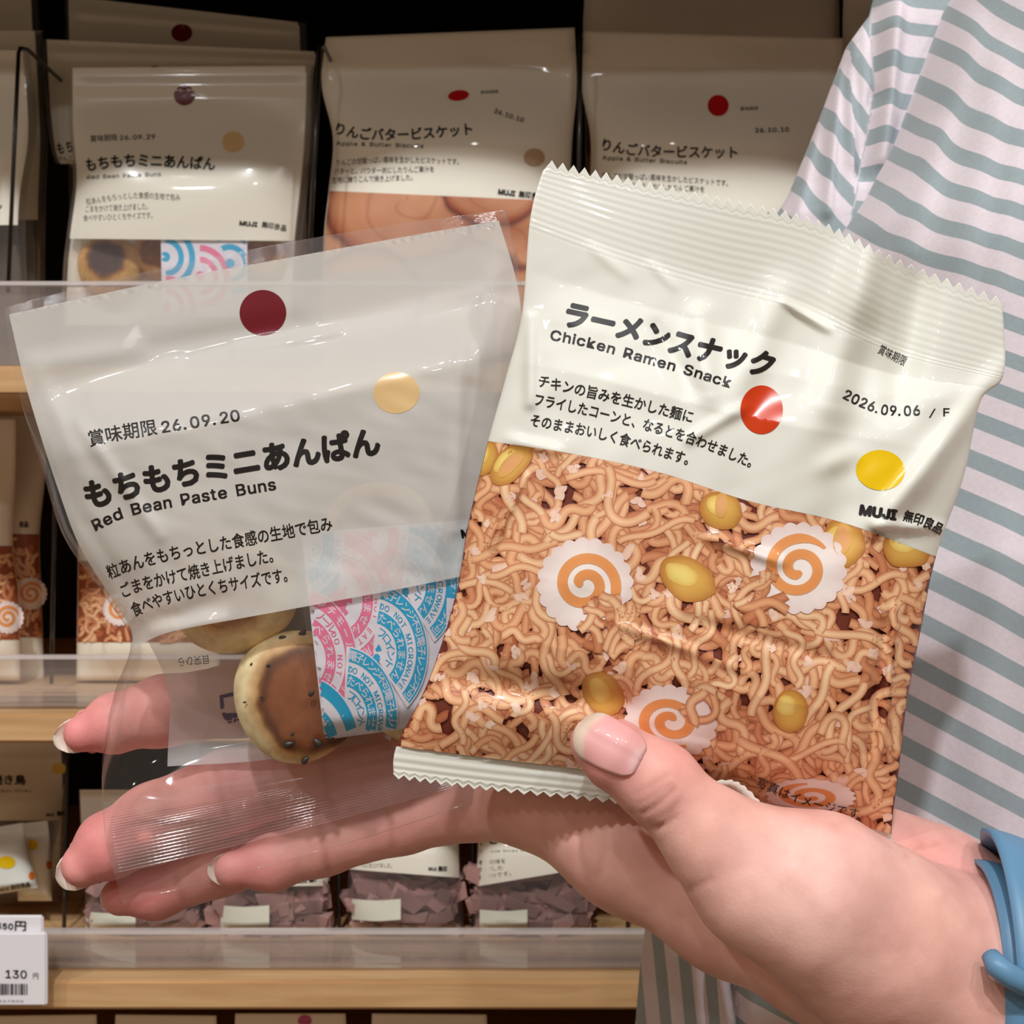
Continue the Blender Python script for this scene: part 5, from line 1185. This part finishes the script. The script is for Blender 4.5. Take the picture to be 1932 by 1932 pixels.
class Near:
    """the film smoothed towards the viewer, so that the layers of the picture stay in order over its creases"""
    def __init__(s, sh, st=4.0, n=2):
        lo = sh.rows.reshape(-1, 2).min(0) - 20; hi = sh.rows.reshape(-1, 2).max(0) + 20; s.sh, s.lo, s.st = sh, lo, st
        X, Y = np.meshgrid(np.arange(lo[0], hi[0], st), np.arange(lo[1], hi[1], st)); G = sh.Dm(X.ravel(), Y.ravel()).reshape(X.shape); A = G
        for i in range(-n, n + 1):
            for j in range(-n, n + 1): A = np.minimum(A, np.roll(np.roll(G, i, 0), j, 1))
        s.A = (A + np.roll(A, 1, 0) + np.roll(A, -1, 0) + np.roll(A, 1, 1) + np.roll(A, -1, 1)) / 5
    def P(s, x, y, e=0.0):
        fx = (np.asarray(x) - s.lo[0]) / s.st; fy = (np.asarray(y) - s.lo[1]) / s.st; i = np.clip(fx.astype(int), 0, s.A.shape[1] - 2); j = np.clip(fy.astype(int), 0, s.A.shape[0] - 2); fx = fx - i; fy = fy - j
        return W(x, y, (s.A[j, i] * (1 - fx) + s.A[j, i + 1] * fx) * (1 - fy) + (s.A[j + 1, i] * (1 - fx) + s.A[j + 1, i + 1] * fx) * fy - e)
    def normal(s, x, y): return s.sh.normal(x, y)
near = Near(shr)
decal('noodle_picture', near, V_, F_, M['print'], ramen, 0, 0, C_, epsv=.00003 + .00018 * E_)
ER = .00010
letters('title_lettering', shr, [('ラーメンスナック', [(1056, 609), (1180, 637), (1285, 668), (1385, 692), (1456, 712)], 52, dict(bold=.052, lean=.10))], M['ink'], ramen, ER)
letters('english_lettering', shr, [('Chicken Ramen Snack', [(1036, 640), (1110, 655), (1200, 680), (1290, 705), (1379, 732)], 36, dict(bold=.022))], M['ink'], ramen, ER)
letters('small_lettering', shr, [('チキンの旨みを生かした麺に', [(1013, 727), (1160, 760), (1307, 797)], 26, dict(bold=.020)), ('フライしたコーンと、なるとを合わせました。', [(1005, 762), (1120, 786), (1290, 832), (1428, 886)], 26, dict(bold=.020)),
        ('そのままおいしく食べられます。', [(998, 801), (1150, 832), (1310, 880)], 26, dict(bold=.020))], M['ink'], ramen, ER)
letters('expiry_heading', shr, [('賞味期限', [(1655, 664), (1706, 690)], 21, dict(bold=.005))], M['ink'], ramen, ER)
letters('date_lettering', shr, [('2026.09.06', [(1588, 750), (1625, 768), (1662, 781), (1700, 784), (1738, 783)], 36, dict(bold=.022)), ('/', [(1752, 786), (1768, 785)], 27, dict(lean=.15)), ('F', [(1778, 785), (1794, 785)], 29, dict(bold=.015))], M['ink'], ramen, ER)
letters('maker_lettering', shr, [('MUJI', [(1620, 970), (1692, 981)], 34, dict(bold=.06)), ('無印良品', [(1703, 980), (1740, 991), (1775, 1008)], 23, dict(bold=.035))], M['ink'], ramen, ER)
letters('caution_lettering', near, [('写真はイメージです', [(1424, 1482), (1520, 1520), (1620, 1545)], 22)], M['ink'], ramen, .0006)
dot('vermilion_dot', shr, 1437, 773, 40, 46, M['vermilion'], ramen, ER); dot('yellow_dot', shr, 1661, 887, 46, 38, M['yellow'], ramen, ER, .08)
# the two torn-looking folds of the lower seal that stand up beside the thumb
def seal_fold(name, outer, inner, d0, d1):
    a = catmull(np.array(outer, float), np.linspace(0, 1, 40)); b = catmull(np.array(inner, float), np.linspace(0, 1, 40))
    tz = 5 * np.abs(((np.linspace(0, 1, 40) * 8) % 1) * 2 - 1); a = a + np.stack([tz * .5, -tz * .6], 1)
    V = np.concatenate([W(a[:, 0], a[:, 1], d0), W((a[:, 0] + b[:, 0]) / 2, (a[:, 1] + b[:, 1]) / 2, (d0 + d1) / 2 - .0008), W(b[:, 0], b[:, 1], d1)]); V = np.concatenate([V, V + np.array([0, .0003, 0])])
    f = grid_faces(3, 40); f += [tuple(i + 120 for i in q[::-1]) for q in f]; mk(name, V, f, M['cream'], ramen)
seal_fold('lower_seal_fold', [(1340, 1476), (1378, 1474), (1404, 1486), (1430, 1512), (1452, 1542)], [(1352, 1490), (1376, 1488), (1396, 1500), (1416, 1522), (1440, 1556)], .2470, .2485)
seal_fold('lower_seal_corner', [(1658, 1586), (1680, 1590), (1706, 1604)], [(1662, 1602), (1682, 1606), (1704, 1612)], .2535, .2545)
q = np.array([(1366, 1488), (1398, 1496), (1420, 1520), (1446, 1560), (1400, 1560), (1360, 1520)], float); V = list(W(q[:, 0], q[:, 1], .2492)); V += list(W(q[:, 0], q[:, 1], .2498))
mk('seal_inside', V, [tuple(range(6))[::-1], tuple(range(6, 12))] + [(i, (i + 1) % 6, 6 + (i + 1) % 6, 6 + i) for i in range(6)], M['brownfoil'], ramen, False)
